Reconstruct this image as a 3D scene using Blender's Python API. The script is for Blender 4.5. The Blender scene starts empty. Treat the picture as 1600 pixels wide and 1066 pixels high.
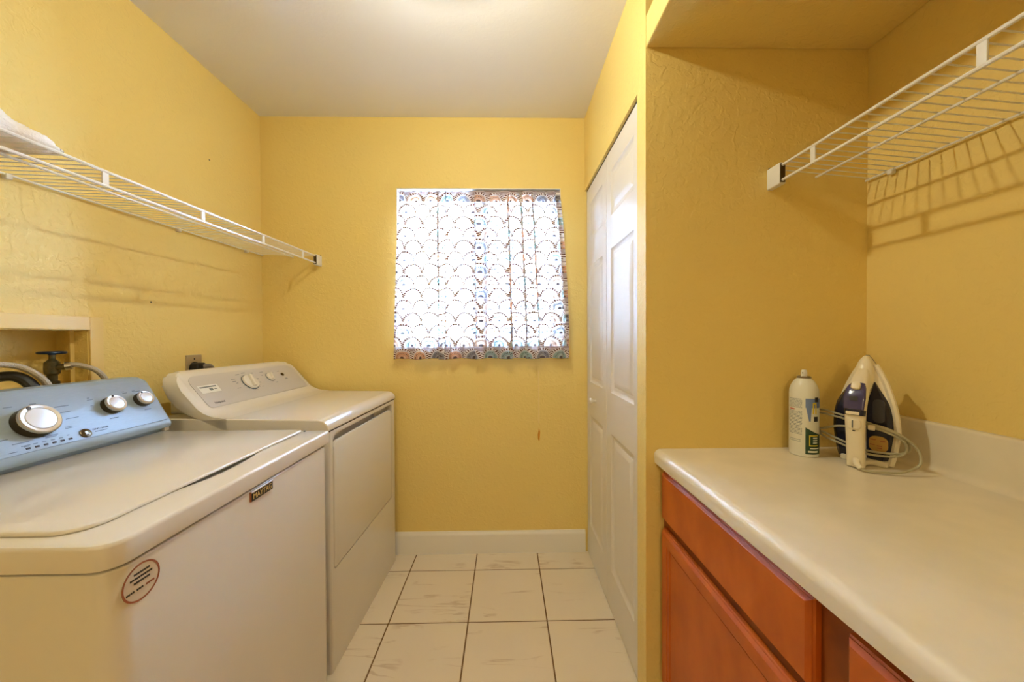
import bpy, bmesh, math, random
from mathutils import Matrix, Vector
random.seed(7)
PI = math.pi
S = bpy.context.scene
COL = S.collection

# ---------------------------------------------------------------- camera
cam = bpy.data.objects.new('camera', bpy.data.cameras.new('camera'))
COL.objects.link(cam)
cam.data.sensor_width = 36.0
cam.data.lens = 553.24 / 1600 * 36
cam.data.clip_start = 0.02
yaw, pit, rol = 0.0171, 0.0116, 0.0050
Rv = Vector((math.cos(yaw), -math.sin(yaw), 0)); Fv = Vector((math.sin(yaw), math.cos(yaw), 0)); Uv = Vector((0, 0, 1))
U1 = Uv*math.cos(pit) + Fv*math.sin(pit); F1 = Fv*math.cos(pit) - Uv*math.sin(pit)
R2 = Rv*math.cos(rol) - U1*math.sin(rol); U2 = U1*math.cos(rol) + Rv*math.sin(rol)
cam.matrix_world = Matrix(((R2.x, U2.x, -F1.x, 0), (R2.y, U2.y, -F1.y, 0), (R2.z, U2.z, -F1.z, 1.2), (0, 0, 0, 1)))
S.camera = cam

# ---------------------------------------------------------------- light and exposure
S.view_settings.view_transform = 'Standard'
S.view_settings.look = 'None'
S.view_settings.gamma = 1.0
S.view_settings.use_curve_mapping = False
S.view_settings.exposure = 0.27
W = bpy.data.worlds.new('overcast_sky'); S.world = W; W.use_nodes = True
bg = W.node_tree.nodes['Background']
bg.inputs[0].default_value = (0.38, 0.62, 1.0, 1)
bg.inputs[1].default_value = 122.0
BULB_EMIT = 1130.0
LAMP_COL = (1.0, 0.98, 0.80)
LAMP_LOC = (-0.16, 0.95, 2.27)
def add_light(name, kind, loc, energy, color, **kw):
    l = bpy.data.lights.new(name, kind); l.energy = energy; l.color = color
    for k, v in kw.items(): setattr(l, k, v)
    o = bpy.data.objects.new(name, l); o.location = loc; COL.objects.link(o)
    return o
hall = add_light('hall_fill_light', 'POINT', (-0.25, -1.95, 2.15), 27.0, (1.0, 0.82, 0.45), shadow_soft_size=0.08)  # fill light added out of view behind the camera to brighten the room

# ---------------------------------------------------------------- materials
def lin(c):
    return tuple(((x/255)/12.92 if x/255 <= 0.04045 else ((x/255+0.055)/1.055)**2.4) for x in c) + (1,)
class NT:
    def __init__(s, m): s.t = m.node_tree; s.n = s.t.nodes; s.l = s.t.links
    def node(s, typ, **kw):
        n = s.n.new(typ)
        for k, v in kw.items():
            if k.startswith('in_'):
                n.inputs[int(k[3:])].default_value = v
            else: setattr(n, k, v)
        return n
    def link(s, a, b): s.l.new(a, b)
    def math(s, op, a, b=None, c=None):
        n = s.n.new('ShaderNodeMath'); n.operation = op
        for i, v in enumerate((a, b, c)):
            if v is None: continue
            if isinstance(v, (int, float)): n.inputs[i].default_value = v
            else: s.l.new(v, n.inputs[i])
        return n.outputs[0]
    def mix(s, f, a, b):
        n = s.n.new('ShaderNodeMix'); n.data_type = 'RGBA'
        for i, v in ((0, f), (6, a), (7, b)):
            if isinstance(v, (int, float)): n.inputs[i].default_value = v
            elif isinstance(v, tuple): n.inputs[i].default_value = v
            else: s.l.new(v, n.inputs[i])
        return n.outputs[2]
def mat(name, rgb, rough=0.5, metal=0.0, spec=None, bump=None, trans=0.0, coat=0.0, var=None, emit=None):
    m = bpy.data.materials.new(name); m.use_nodes = True
    t = NT(m); b = t.n['Principled BSDF']
    b.inputs['Base Color'].default_value = lin(rgb)
    b.inputs['Roughness'].default_value = rough
    b.inputs['Metallic'].default_value = metal
    if spec is not None: b.inputs['Specular IOR Level'].default_value = spec
    if trans: b.inputs['Transmission Weight'].default_value = trans
    if coat: b.inputs['Coat Weight'].default_value = coat
    if emit:
        b.inputs['Emission Color'].default_value = emit[0] + (1,); b.inputs['Emission Strength'].default_value = emit[1]
    pos = None
    if bump or var: pos = t.node('ShaderNodeNewGeometry').outputs['Position']
    if bump:
        sc, st, di = bump[:3]
        nz = t.node('ShaderNodeTexNoise'); nz.inputs['Scale'].default_value = sc; nz.inputs['Detail'].default_value = 3.0
        t.link(pos, nz.inputs['Vector'])
        h = nz.outputs[0]
        if len(bump) > 3:
            n2 = t.node('ShaderNodeTexNoise'); n2.inputs['Scale'].default_value = bump[3]; n2.inputs['Detail'].default_value = 2.0
            n2.inputs['Distortion'].default_value = 0.6
            t.link(pos, n2.inputs['Vector'])
            r = t.node('ShaderNodeValToRGB'); r.color_ramp.elements[0].position = 0.50; r.color_ramp.elements[1].position = 0.60
            t.link(n2.outputs[0], r.inputs[0])
            h = t.math('ADD', t.math('MULTIPLY', h, 0.6), t.math('MULTIPLY', r.outputs[0], bump[4]))
        bp = t.node('ShaderNodeBump'); bp.inputs['Strength'].default_value = st; bp.inputs['Distance'].default_value = di
        t.link(h, bp.inputs['Height']); t.link(bp.outputs[0], b.inputs['Normal'])
    if var:
        rgb2, sc = var[:2]
        nz = t.node('ShaderNodeTexNoise'); nz.inputs['Scale'].default_value = sc; nz.inputs['Detail'].default_value = 4.0
        if len(var) > 2:
            mp = t.node('ShaderNodeMapping'); mp.inputs['Scale'].default_value = var[2]
            t.link(pos, mp.inputs[0]); t.link(mp.outputs[0], nz.inputs['Vector'])
        else: t.link(pos, nz.inputs['Vector'])
        r = t.node('ShaderNodeValToRGB'); r.color_ramp.elements[0].position = 0.35; r.color_ramp.elements[1].position = 0.65
        t.link(nz.outputs[0], r.inputs[0])
        t.link(t.mix(r.outputs[0], lin(rgb), lin(rgb2)), b.inputs['Base Color'])
    return m
M = {}
M['wall'] = mat('yellow_wall_paint', (238, 209, 126), 0.55, bump=(170, 0.55, 0.0016, 48, 0.6), spec=0.35)
M['trimy'] = mat('yellow_smooth_paint', (238, 206, 126), 0.4)
M['ceil'] = mat('ceiling_texture', (240, 237, 234), 0.9, bump=(120, 0.22, 0.0012, 60, 0.4), spec=0.1)
M['white'] = mat('white_semigloss_paint', (240, 234, 224), 0.32)
M['door'] = mat('white_door_paint', (232, 226, 218), 0.38, bump=(90, 0.12, 0.0006))
M['enamel'] = mat('white_appliance_enamel', (232, 226, 216), 0.10, coat=0.2)
M['enamel2'] = mat('white_appliance_plastic', (234, 228, 220), 0.12, coat=0.4)
M['dark'] = mat('dark_gap', (38, 32, 26), 0.8)  # painted-in shade for seams and gaps; also door track and kick base
M['grout'] = mat('brown_grout', (116, 84, 44), 0.9, bump=(300, 0.3, 0.001))
M['wire'] = mat('white_vinyl_wire', (236, 232, 224), 0.35)
M['plastic'] = mat('white_plastic', (232, 228, 218), 0.35)
M['daylitpanel'] = mat('brushed_panel_daylight_blue', (156, 170, 182), 0.36, metal=0.12, var=((150, 164, 176), 60, (1, 1, 30)))  # blue of the window's reflection put into the silver console's colour
M['daylitedge'] = mat('grey_edge_daylight_blue', (150, 166, 176), 0.3)  # console edge, with the same daylight blue in its colour
M['greypanel'] = mat('silver_grey_panel', (206, 200, 196), 0.35)
M['chrome'] = mat('chrome', (225, 220, 212), 0.32, metal=1.0)
M['satin'] = mat('satin_silver_cap', (226, 228, 230), 0.34, metal=0.55)
M['darkchrome'] = mat('dark_chrome', (86, 74, 58), 0.25, metal=0.9)
M['ink'] = mat('grey_printed_ink', (96, 108, 118), 0.6)
M['inkdark'] = mat('dark_printed_ink', (44, 42, 46), 0.6)
M['inkbrown'] = mat('brown_printed_ink', (152, 84, 50), 0.6)
M['gold'] = mat('gold_lettering', (226, 200, 130), 0.35, metal=0.3)
M['black'] = mat('black_plastic', (22, 20, 20), 0.4)
M['paper'] = mat('white_sticker_paper', (240, 240, 238), 0.5)
M['sticker'] = mat('cream_sticker', (216, 202, 176), 0.45)
M['counter'] = mat('cream_laminate', (238, 226, 202), 0.26, spec=0.5, var=((230, 219, 196), 9))
M['wood'] = mat('cherry_stained_wood', (186, 92, 22), 0.42, spec=0.3, var=((168, 78, 15), 14, (4, 1, 0.6)), bump=(60, 0.08, 0.0005))
M['wooddark'] = mat('cherry_face_frame', (142, 72, 20), 0.5, spec=0.25, var=((124, 58, 13), 20, (4, 1, 0.6)))
M['braid'] = mat('braided_steel_hose', (196, 186, 166), 0.4, metal=0.5, bump=(700, 0.9, 0.002))
M['brass'] = mat('tarnished_brass', (110, 98, 62), 0.45, metal=0.7, var=((72, 70, 50), 60))
M['bluewheel'] = mat('dark_blue_painted_metal', (30, 52, 84), 0.35, metal=0.3)
M['redwheel'] = mat('red_painted_metal', (120, 30, 24), 0.4, metal=0.3)
M['rubber'] = mat('black_rubber', (20, 19, 18), 0.5)
M['plate'] = mat('tan_metal_outlet_plate', (176, 156, 118), 0.35, metal=0.4)
M['cord'] = mat('grey_cord', (120, 108, 90), 0.5)
M['fleece'] = mat('white_fluffy_fabric', (244, 236, 228), 0.95, bump=(220, 0.5, 0.004))
M['steel'] = mat('brushed_steel', (150, 142, 128), 0.3, metal=0.9)
M['navy'] = mat('dark_navy_plastic', (28, 30, 52), 0.22)
M['purple'] = mat('violet_blue_plastic', (66, 62, 110), 0.18, coat=0.4)
M['amber'] = mat('amber_label', (184, 146, 70), 0.5)
M['cream'] = mat('cream_plastic', (238, 226, 200), 0.35)
M['irongrey'] = mat('dark_grey_window', (60, 62, 76), 0.25)
M['ironcord'] = mat('beige_iron_cord', (172, 164, 134), 0.5)
M['can'] = mat('white_printed_can', (232, 230, 216), 0.3)
M['cangreen'] = mat('dark_green_label', (20, 62, 40), 0.3)
M['canblue'] = mat('blue_label_patch', (118, 140, 190), 0.3)
M['yellow'] = mat('yellow_print', (226, 200, 60), 0.4)
M['red'] = mat('red_print', (190, 60, 50), 0.4)
M['glassdome'] = mat('frosted_glass_dome', (255, 250, 240), 0.5, emit=(LAMP_COL, BULB_EMIT))
M['stain'] = mat('amber_drip_stain', (206, 132, 28), 0.4)
M['streak'] = mat('pale_scuff_streak', (242, 212, 140), 0.6)
M['vinyl'] = mat('white_window_vinyl', (228, 234, 240), 0.4)
# clear glass for the window panes
def glass_mat():
    m = bpy.data.materials.new('window_glass'); m.use_nodes = True; t = NT(m)
    b = t.n['Principled BSDF']; out = t.n['Material Output']
    g = t.node('ShaderNodeBsdfGlossy'); g.inputs['Roughness'].default_value = 0.02
    tr = t.node('ShaderNodeBsdfTransparent')
    f = t.node('ShaderNodeFresnel'); f.inputs[0].default_value = 1.45
    mx = t.node('ShaderNodeMixShader'); t.link(f.outputs[0], mx.inputs[0]); t.link(tr.outputs[0], mx.inputs[1]); t.link(g.outputs[0], mx.inputs[2])
    t.link(mx.outputs[0], out.inputs[0]); t.n.remove(b)
    return m
M['glass'] = glass_mat()
# marble floor tile: per-object offset so every tile has its own veins
def tile_mat():
    m = mat('marbled_floor_tile', (226, 208, 184), 0.22, coat=0.2); t = NT(m); b = t.n['Principled BSDF']
    pos = t.node('ShaderNodeNewGeometry').outputs['Position']
    oi = t.node('ShaderNodeObjectInfo')
    add = t.node('ShaderNodeVectorMath', operation='MULTIPLY_ADD')
    t.link(oi.outputs['Random'], add.inputs[0]); add.inputs[1].default_value = (17, 9, 5); t.link(pos, add.inputs[2])
    mp = t.node('ShaderNodeMapping'); mp.inputs['Rotation'].default_value = (0, 0, 0.75); mp.inputs['Scale'].default_value = (1.1, 8.0, 1)
    t.link(add.outputs[0], mp.inputs[0])
    nz = t.node('ShaderNodeTexNoise'); nz.inputs['Scale'].default_value = 1.6; nz.inputs['Detail'].default_value = 6; nz.inputs['Distortion'].default_value = 0.9
    t.link(mp.outputs[0], nz.inputs['Vector'])
    d = t.math('ABSOLUTE', t.math('SUBTRACT', nz.outputs[0], 0.5))
    vein = t.math('SUBTRACT', 1.0, t.math('MINIMUM', t.math('MULTIPLY', d, 45.0), 1.0))
    n2 = t.node('ShaderNodeTexNoise'); n2.inputs['Scale'].default_value = 5.5; t.link(add.outputs[0], n2.inputs['Vector'])
    msk = t.math('MULTIPLY', t.math('MAXIMUM', t.math('SUBTRACT', n2.outputs[0], 0.50), 0.0), 5.0)
    v = t.math('MINIMUM', t.math('MULTIPLY', vein, msk), 0.40)
    n3 = t.node('ShaderNodeTexNoise'); n3.inputs['Scale'].default_value = 3.0; t.link(add.outputs[0], n3.inputs['Vector'])
    base = t.mix(n3.outputs[0], lin((240, 226, 200)), lin((230, 212, 186)))
    t.link(t.mix(v, base, lin((186, 150, 112))), b.inputs['Base Color'])
    return m
M['tile'] = tile_mat()
# curtain cloth: scalloped medallions in rows, brown outlines, teal / peach / grey centres, let light through
def curtain_mat():
    m = bpy.data.materials.new('printed_voile'); m.use_nodes = True; t = NT(m)
    b = t.n['Principled BSDF']; out = t.n['Material Output']
    uv = t.node('ShaderNodeUVMap'); sx = t.node('ShaderNodeSeparateXYZ'); t.link(uv.outputs[0], sx.inputs[0])
    u = sx.outputs[0]; v = t.math('SUBTRACT', sx.outputs[1], 0.028)          # metres on the cloth
    w, h = 0.100, 0.066
    row = t.math('FLOOR', t.math('DIVIDE', v, h))
    par = t.math('MODULO', t.math('ABSOLUTE', row), 2.0)
    uu = t.math('ADD', t.math('DIVIDE', u, w), t.math('MULTIPLY', par, 0.5))
    col = t.math('FLOOR', uu)
    fx = t.math('MULTIPLY', t.math('SUBTRACT', t.math('FRACT', uu), 0.5), w)
    fy = t.math('ADD', t.math('MULTIPLY', t.math('FRACT', t.math('DIVIDE', v, h)), h), -0.004)
    r = t.math('SQRT', t.math('ADD', t.math('MULTIPLY', fx, fx), t.math('MULTIPLY', fy, fy)))
    ang = t.math('ARCTAN2', fy, fx)
    spoke = t.math('GREATER_THAN', t.math('SINE', t.math('MULTIPLY', ang, 26.0)), 0.0)
    def band(a, c): return t.math('MULTIPLY', t.math('GREATER_THAN', r, a), t.math('LESS_THAN', r, c))
    outer = t.math('MULTIPLY', band(0.042, 0.053), spoke)
    gaps = t.math('MULTIPLY', t.math('GREATER_THAN', r, 0.0535), t.math('GREATER_THAN', t.math('SINE', t.math('MULTIPLY', v, 900.0)), 0.45))
    ring2 = t.math('MULTIPLY', band(0.024, 0.0285), spoke)
    ring3 = band(0.0125, 0.0150)
    core = t.math('LESS_THAN', r, 0.0085)
    wn = t.node('ShaderNodeTexWhiteNoise', noise_dimensions='2D')
    cx = t.node('ShaderNodeCombineXYZ'); t.link(col, cx.inputs[0]); t.link(row, cx.inputs[1]); t.link(cx.outputs[0], wn.inputs['Vector'])
    k = wn.outputs['Value']
    fill = t.mix(t.math('GREATER_THAN', k, 0.38), lin((226, 176, 138)), lin((168, 196, 196)))
    fill = t.mix(t.math('GREATER_THAN', k, 0.72), fill, lin((150, 148, 156)))
    base = lin((240, 232, 228))
    c = t.mix(t.math('MULTIPLY', t.math('LESS_THAN', r, 0.036), 0.85), base, fill)
    c = t.mix(outer, c, lin((108, 68, 60)))
    c = t.mix(gaps, c, lin((112, 58, 38)))
    c = t.mix(ring2, c, lin((96, 76, 74)))
    c = t.mix(ring3, c, lin((238, 228, 222)))
    c = t.mix(core, c, lin((104, 92, 92)))
    b.inputs['Roughness'].default_value = 0.9; b.inputs['Specular IOR Level'].default_value = 0.1
    t.link(c, b.inputs['Base Color'])
    tl = t.node('ShaderNodeBsdfTranslucent'); t.link(c, tl.inputs[0])
    tr = t.node('ShaderNodeBsdfTransparent'); t.link(t.mix(0.75, (1, 1, 1, 1), c), tr.inputs[0])
    m1 = t.node('ShaderNodeMixShader'); m1.inputs[0].default_value = 0.50; t.link(b.outputs[0], m1.inputs[1]); t.link(tl.outputs[0], m1.inputs[2])
    m2 = t.node('ShaderNodeMixShader'); m2.inputs[0].default_value = 0.17; t.link(m1.outputs[0], m2.inputs[1]); t.link(tr.outputs[0], m2.inputs[2])
    ink = t.math('ADD', t.math('MULTIPLY', band(0.0430, 0.0520), 0.985), t.math('MULTIPLY', band(0.0245, 0.0285), 0.93))
    ink = t.math('ADD', ink, t.math('MULTIPLY', gaps, 0.5)); ink = t.math('ADD', ink, t.math('MULTIPLY', core, 0.7))
    m3 = t.node('ShaderNodeMixShader'); t.link(ink, m3.inputs[0]); t.link(m2.outputs[0], m3.inputs[1]); t.link(b.outputs[0], m3.inputs[2])
    t.link(m3.outputs[0], out.inputs[0])
    return m
M['curtain'] = curtain_mat()

# ---------------------------------------------------------------- helpers
def bm_new(): return bmesh.new()
def obj(name, bm, m, parent=None, smooth=30, label=None):
    """links a mesh built in world coordinates; a parent's location becomes its origin"""
    me = bpy.data.meshes.new(name)
    bmesh.ops.recalc_face_normals(bm, faces=bm.faces)
    if parent is not None:
        off = Vector(parent.location); p = parent.parent
        while p is not None: off += Vector(p.location); p = p.parent
        bmesh.ops.translate(bm, verts=bm.verts, vec=-off)
    bm.to_mesh(me); bm.free()
    me.materials.append(M[m] if isinstance(m, str) else m)
    if smooth:
        me.shade_smooth(); me.set_sharp_from_angle(angle=math.radians(smooth))
    o = bpy.data.objects.new(name, me); COL.objects.link(o)
    if parent is not None: o.parent = parent
    if label: o['label'] = label
    return o
def thing(name, label, cat, loc=(0, 0, 0), group=None):
    o = bpy.data.objects.new(name, None); COL.objects.link(o); o.location = loc
    o['label'] = label; o['category'] = cat
    if group: o['group'] = group
    o.empty_display_size = 0.05
    return o
def tag(o, label, cat, group=None):
    o['label'] = label; o['category'] = cat
    if group: o['group'] = group
    return o
def struct(o): o['kind'] = 'structure'; return o
def sempty(name, loc=(0, 0, 0)):
    o = bpy.data.objects.new(name, None); COL.objects.link(o); o.location = loc; o['kind'] = 'structure'; return o
def copy_part(src, parent, name=None, loc=None):
    c = src.copy(); COL.objects.link(c); c.parent = parent
    if loc is not None: c.location = loc
    return c
def box(bm, x0, x1, y0, y1, z0, z1, bev=0.0, seg=2, Mx=None):
    g = bmesh.ops.create_cube(bm, size=1.0)
    vs = g['verts']
    for v in vs:
        v.co = Vector(((x0+x1)/2 + v.co.x*(x1-x0), (y0+y1)/2 + v.co.y*(y1-y0), (z0+z1)/2 + v.co.z*(z1-z0)))
    if bev > 0:
        es = list({e for v in vs for e in v.link_edges})
        r = bmesh.ops.bevel(bm, geom=es, offset=bev, segments=seg, affect='EDGES', profile=0.5)
        vs = list({v for f in r['faces'] for v in f.verts} | {v for v in vs if v.is_valid})
    if Mx is not None: bmesh.ops.transform(bm, matrix=Mx, verts=vs)
    return bm
def B(x0, x1, y0, y1, z0, z1, bev=0.0, seg=2): return box(bm_new(), x0, x1, y0, y1, z0, z1, bev, seg)
def rings(bm, loops, cap0=True, cap1=True, closed=True):
    vv = [[bm.verts.new(p) for p in L] for L in loops]
    n = len(vv[0])
    for a, b in zip(vv, vv[1:]):
        for i in range(n if closed else n-1):
            j = (i+1) % n
            try: bm.faces.new((a[i], a[j], b[j], b[i]))
            except ValueError: pass
    if cap0 and closed: bm.faces.new(list(reversed(vv[0])))
    if cap1 and closed: bm.faces.new(vv[-1])
    return vv
def rrect(x0, x1, y0, y1, r, n=5):
    rs = r if isinstance(r, (tuple, list)) else (r,)*4      # corners: x1y0, x1y1, x0y1, x0y0
    pts = []
    for (cx, cy, a0), q in zip((((x1, y0, -90)), ((x1, y1, 0)), ((x0, y1, 90)), ((x0, y0, 180))), rs):
        q = max(q, 1e-4)
        sx = -1 if cx == x1 else 1; sy = 1 if cy == y0 else -1
        for i in range(n+1):
            a = math.radians(a0 + 90*i/n)
            pts.append((cx + sx*q + q*math.cos(a), cy + sy*q + q*math.sin(a)))
    return pts
def slab(bm, x0, x1, y0, y1, z0, z1, r, bev=0.003, bb=0.0, n=6, Mx=None, seg=3):
    """rounded rectangle prism; bev rounds the top rim, bb the bottom rim"""
    L = []
    def lp(ins, z):
        rr = [max(q-ins, 0.0005) for q in (r if isinstance(r, (tuple, list)) else (r,)*4)]
        return [Vector((x, y, z)) for x, y in rrect(x0+ins, x1-ins, y0+ins, y1-ins, rr, n)]
    if bb > 0:
        for i in range(seg): a = PI/2*i/seg; L.append(lp(bb*(1-math.sin(a)), z0+bb*(1-math.cos(a))))
    L.append(lp(0, z0+bb)); 
    if bev > 0:
        for i in range(seg+1): a = PI/2*i/seg; L.append(lp(bev*(1-math.cos(a)), z1-bev+bev*math.sin(a)))
    else: L.append(lp(0, z1))
    if Mx is not None: L = [[Mx @ p for p in q] for q in L]
    rings(bm, L)
    return bm
def frame_m(o, x, y, z):
    x, y, z = Vector(x).normalized(), Vector(y).normalized(), Vector(z).normalized()
    return Matrix(((x.x, y.x, z.x, o[0]), (x.y, y.y, z.y, o[1]), (x.z, y.z, z.z, o[2]), (0, 0, 0, 1)))
def lathe(bm, prof, c=(0, 0, 0), n=32, Mx=None, cap=True):
    L = []
    for r, z in prof:
        L.append([Vector((c[0]+max(r, 1e-5)*math.cos(2*PI*i/n), c[1]+max(r, 1e-5)*math.sin(2*PI*i/n), c[2]+z)) for i in range(n)])
    if Mx is not None: L = [[Mx @ p for p in q] for q in L]
    rings(bm, L, cap, cap); return bm
def catmull(pts, k=8):
    P = [Vector(p) for p in pts]; P = [2*P[0]-P[1]] + P + [2*P[-1]-P[-2]]; out = []
    for i in range(1, len(P)-2):
        a, b, c, d = P[i-1:i+3]
        for j in range(k):
            t = j/k
            out.append(0.5*((2*b)+(-a+c)*t+(2*a-5*b+4*c-d)*t*t+(-a+3*b-3*c+d)*t**3))
    out.append(P[-2]); return out
def tube(bm, pts, r, n=8, smooth=0, cap=True):
    P = catmull(pts, smooth) if smooth else [Vector(p) for p in pts]
    rr = r if isinstance(r, (list, tuple)) else None
    T = (P[1]-P[0]).normalized()
    nrm = T.cross(Vector((0, 0, 1)))
    if nrm.length < 0.01: nrm = T.cross(Vector((1, 0, 0)))
    nrm.normalize(); L = []
    for i, p in enumerate(P):
        t = (P[min(i+1, len(P)-1)]-P[max(i-1, 0)]).normalized()
        nrm = (nrm - t*nrm.dot(t)).normalized(); bn = t.cross(nrm)
        if rr: f = i/(len(P)-1)*(len(rr)-1); q = rr[int(f)]*(1-(f-int(f))) + rr[min(int(f)+1, len(rr)-1)]*(f-int(f))
        else: q = r
        L.append([p + (nrm*math.cos(2*PI*j/n) + bn*math.sin(2*PI*j/n))*q for j in range(n)])
    rings(bm, L, cap, cap); return bm
def prism_y(bm, prof, y0, y1):
    rings(bm, [[Vector((x, y, z)) for x, z in prof] for y in (y0, y1)]); return bm
def loft_end(bm, prof, y0, y1, R, ztop, lean, er=0.006, fix=9):
    """profile (x,z) swept along y, its top corners rounded with radius R along the leaning face, its ends eased by er"""
    cx = sum(p[0] for p in prof)/len(prof); cz = sum(p[1] for p in prof)/len(prof)
    ts = [0, 0.15*er, 0.5*er, er] + [er+(R-er)*k/6 for k in range(1, 7)]
    L = []
    def ring(y, t):
        e = er - math.sqrt(max(er*er-(er-min(t, er))**2, 0)); zm = ztop
        if t < R: zm = ztop - (R - math.sqrt(max(R*R-(R-t)**2, 0)))
        q = []
        for x, z in prof:
            d = math.hypot(x-cx, z-cz); f = 1-e/d*0.8*max(0, min(1, (fix-x)/0.06))
            x2, z2 = cx+(x-cx)*f, cz+(z-cz)*f
            if z2 > zm: x2 += lean*(z2-zm); z2 = zm - (z2-zm)*0.02
            q.append(Vector((x2, y, z2)))
        return q
    for t in ts: L.append(ring(y0+t, t))
    for t in reversed(ts): L.append(ring(y1-t, t))
    rings(bm, L); return bm
def text_bm(body, size, Mx, depth=0.0004, bold=0.0, align='CENTER'):
    c = bpy.data.curves.new('t', 'FONT'); c.body = body; c.size = size; c.extrude = depth; c.offset = bold
    c.align_x = align; c.align_y = 'CENTER'; c.resolution_u = 2
    o = bpy.data.objects.new('t', c); COL.objects.link(o)
    me = bpy.data.meshes.new_from_object(o.evaluated_get(bpy.context.evaluated_depsgraph_get()))
    bm = bm_new(); bm.from_mesh(me); bmesh.ops.transform(bm, matrix=Mx, verts=bm.verts)
    bpy.data.objects.remove(o); bpy.data.curves.remove(c); bpy.data.meshes.remove(me)
    return bm
def bool_cut(o, bm_cut):
    me = bpy.data.meshes.new('c'); bmesh.ops.recalc_face_normals(bm_cut, faces=bm_cut.faces)
    bm_cut.to_mesh(me); bm_cut.free(); c = bpy.data.objects.new('c', me); COL.objects.link(c)
    if o.parent: c.location = o.parent.location
    m = o.modifiers.new('b', 'BOOLEAN'); m.operation = 'DIFFERENCE'; m.object = c; m.solver = 'EXACT'
    bpy.context.view_layer.update()
    if o.parent: c.location = (0, 0, 0); c.parent = o.parent; c.matrix_parent_inverse = Matrix(); c.location = -Vector(o.parent.location)
    bpy.context.view_layer.update()
    ne = bpy.data.meshes.new_from_object(o.evaluated_get(bpy.context.evaluated_depsgraph_get()))
    o.modifiers.clear(); o.data = ne; ne.shade_smooth(); ne.set_sharp_from_angle(angle=math.radians(30))
    bpy.data.objects.remove(c); bpy.data.meshes.remove(me)

# ---------------------------------------------------------------- room dimensions
XL, XR, D, H = -1.333, 0.4402, 1.9625, 2.406
YA, XA, ZS, ZT, YR = 1.107, 1.1465, 2.099, 2.197, -1.2
# floor: grout bed with separate tiles
TS, OX, OY, G = 0.3336, -0.1658, 1.8136, 0.0055
floor = struct(obj('floor', B(XL-0.12, XA+0.15, YR-0.12, D+0.12, -0.12, -0.0022), 'grout'))
full = None
for i in range(-4, 5):
    for j in range(-1, 10):
        x0, x1 = OX+i*TS+G/2, OX+(i+1)*TS-G/2
        y1, y0 = OY-(j-0)*TS-G/2+0.0, OY-(j+1)*TS+G/2
        whole = x0 >= XL and x1 <= XA and y1 <= D and y0 >= YR
        x0, x1, y0, y1 = max(x0, XL), min(x1, XA), max(y0, YR), min(y1, D)
        if x1-x0 < 0.02 or y1-y0 < 0.02: continue
        if x0 > XR and y0 > YA: continue
        if whole and full is not None:
            c = copy_part(full, floor); c.location = ((x0+x1)/2, (y0+y1)/2, 0)
            continue
        bm = box(bm_new(), -(x1-x0)/2, (x1-x0)/2, -(y1-y0)/2, (y1-y0)/2, -0.008, 0.0, 0.0012, 1)
        t = obj('floor_tile', bm, 'tile', None); t.parent = floor; t.location = ((x0+x1)/2, (y0+y1)/2, 0)
        if whole: full = t
# ceiling
struct(obj('ceiling', B(XL-0.12, XA+0.15, YR-0.12, D+0.12, H, H+0.1), 'ceil'))
# left wall with the recess for the washer box
RY0, RY1, RZ0, RZ1, RX = 0.77, 1.154, 1.058, 1.229, -1.430
bm = bm_new()
for a in ((YR-0.12, RY0, 0, H), (RY1, D+0.12, 0, H), (RY0, RY1, 0, RZ0), (RY0, RY1, RZ1, H)): box(bm, XL-0.12, XL, a[0], a[1], a[2], a[3])
wl = struct(obj('wall_left', bm, 'wall', smooth=0))
for y, z in ((1.629, 2.005), (1.355, 1.338)):
    obj('nail_hole', lathe(bm_new(), [(0, 0), (0.003, 0), (0.003, 0.0008), (0, 0.0008)], n=8, Mx=frame_m((XL, y, z), (0, 1, 0), (0, 0, 1), (1, 0, 0))), 'inkdark', wl)
# back wall with the window opening
WX0, WX1, WZ0, WZ1 = -0.5965, 0.3064, 1.142, 2.020
bm = bm_new()
for a in ((XL, WX0, 0, H), (WX1, XR+0.5, 0, H), (WX0, WX1, 0, WZ0), (WX0, WX1, WZ1, H)): box(bm, a[0], a[1], D, D+0.16, a[2], a[3])
wb = struct(obj('wall_back', bm, 'wall', smooth=0))
bm = bm_new(); Mf = frame_m((0.181, D-0.0001, 0.66), (1, 0, 0), (0, 0, 1), (0, -1, 0))
rings(bm, [[Mf @ Vector((x*s, z*s, h)) for x, z in ((0, -0.042), (0.004, -0.034), (0.0055, -0.015), (0.007, 0.012), (0.004, 0.02), (0.001, 0.036), (-0.003, 0.012), (-0.006, -0.005), (-0.005, -0.03))] for s, h in ((1, 0), (0.7, 0.0012))])
obj('drip_stain', bm, 'stain', wb, label='small amber drip')
bm = bm_new(); box(bm, 0.178, 0.184, D-0.0006, D, 0.72, 1.01, 0.0003, 1)
obj('scuff_streak', bm, 'streak', wb, label='thin pale vertical streak')
# right wall with the closet opening
DY0, DZ = 1.178, 2.005
bm = bm_new()
box(bm, XR, XR+0.115, YA, DY0, 0, H); box(bm, XR, XR+0.115, DY0, D, DZ, H)
struct(obj('wall_right', bm, 'wall', smooth=0))
bm = bm_new(); box(bm, XR+0.115, XA+0.12, YA, YA+0.09, 0, H); struct(obj('wall_alcove', bm, 'wall', smooth=0))
bm = bm_new(); box(bm, XA, XA+0.12, YR, YA, 0, H); struct(obj('wall_alcove_right', bm, 'wall', smooth=0))
bm = bm_new(); box(bm, XR, XA, YR, YA, ZS, ZT, 0.004, 2); struct(obj('soffit', bm, 'wall', smooth=0))
bm = bm_new(); box(bm, 1.0, 1.05, YA+0.09, D, 0, H); struct(obj('wall_closet', bm, 'white', smooth=0))
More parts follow.
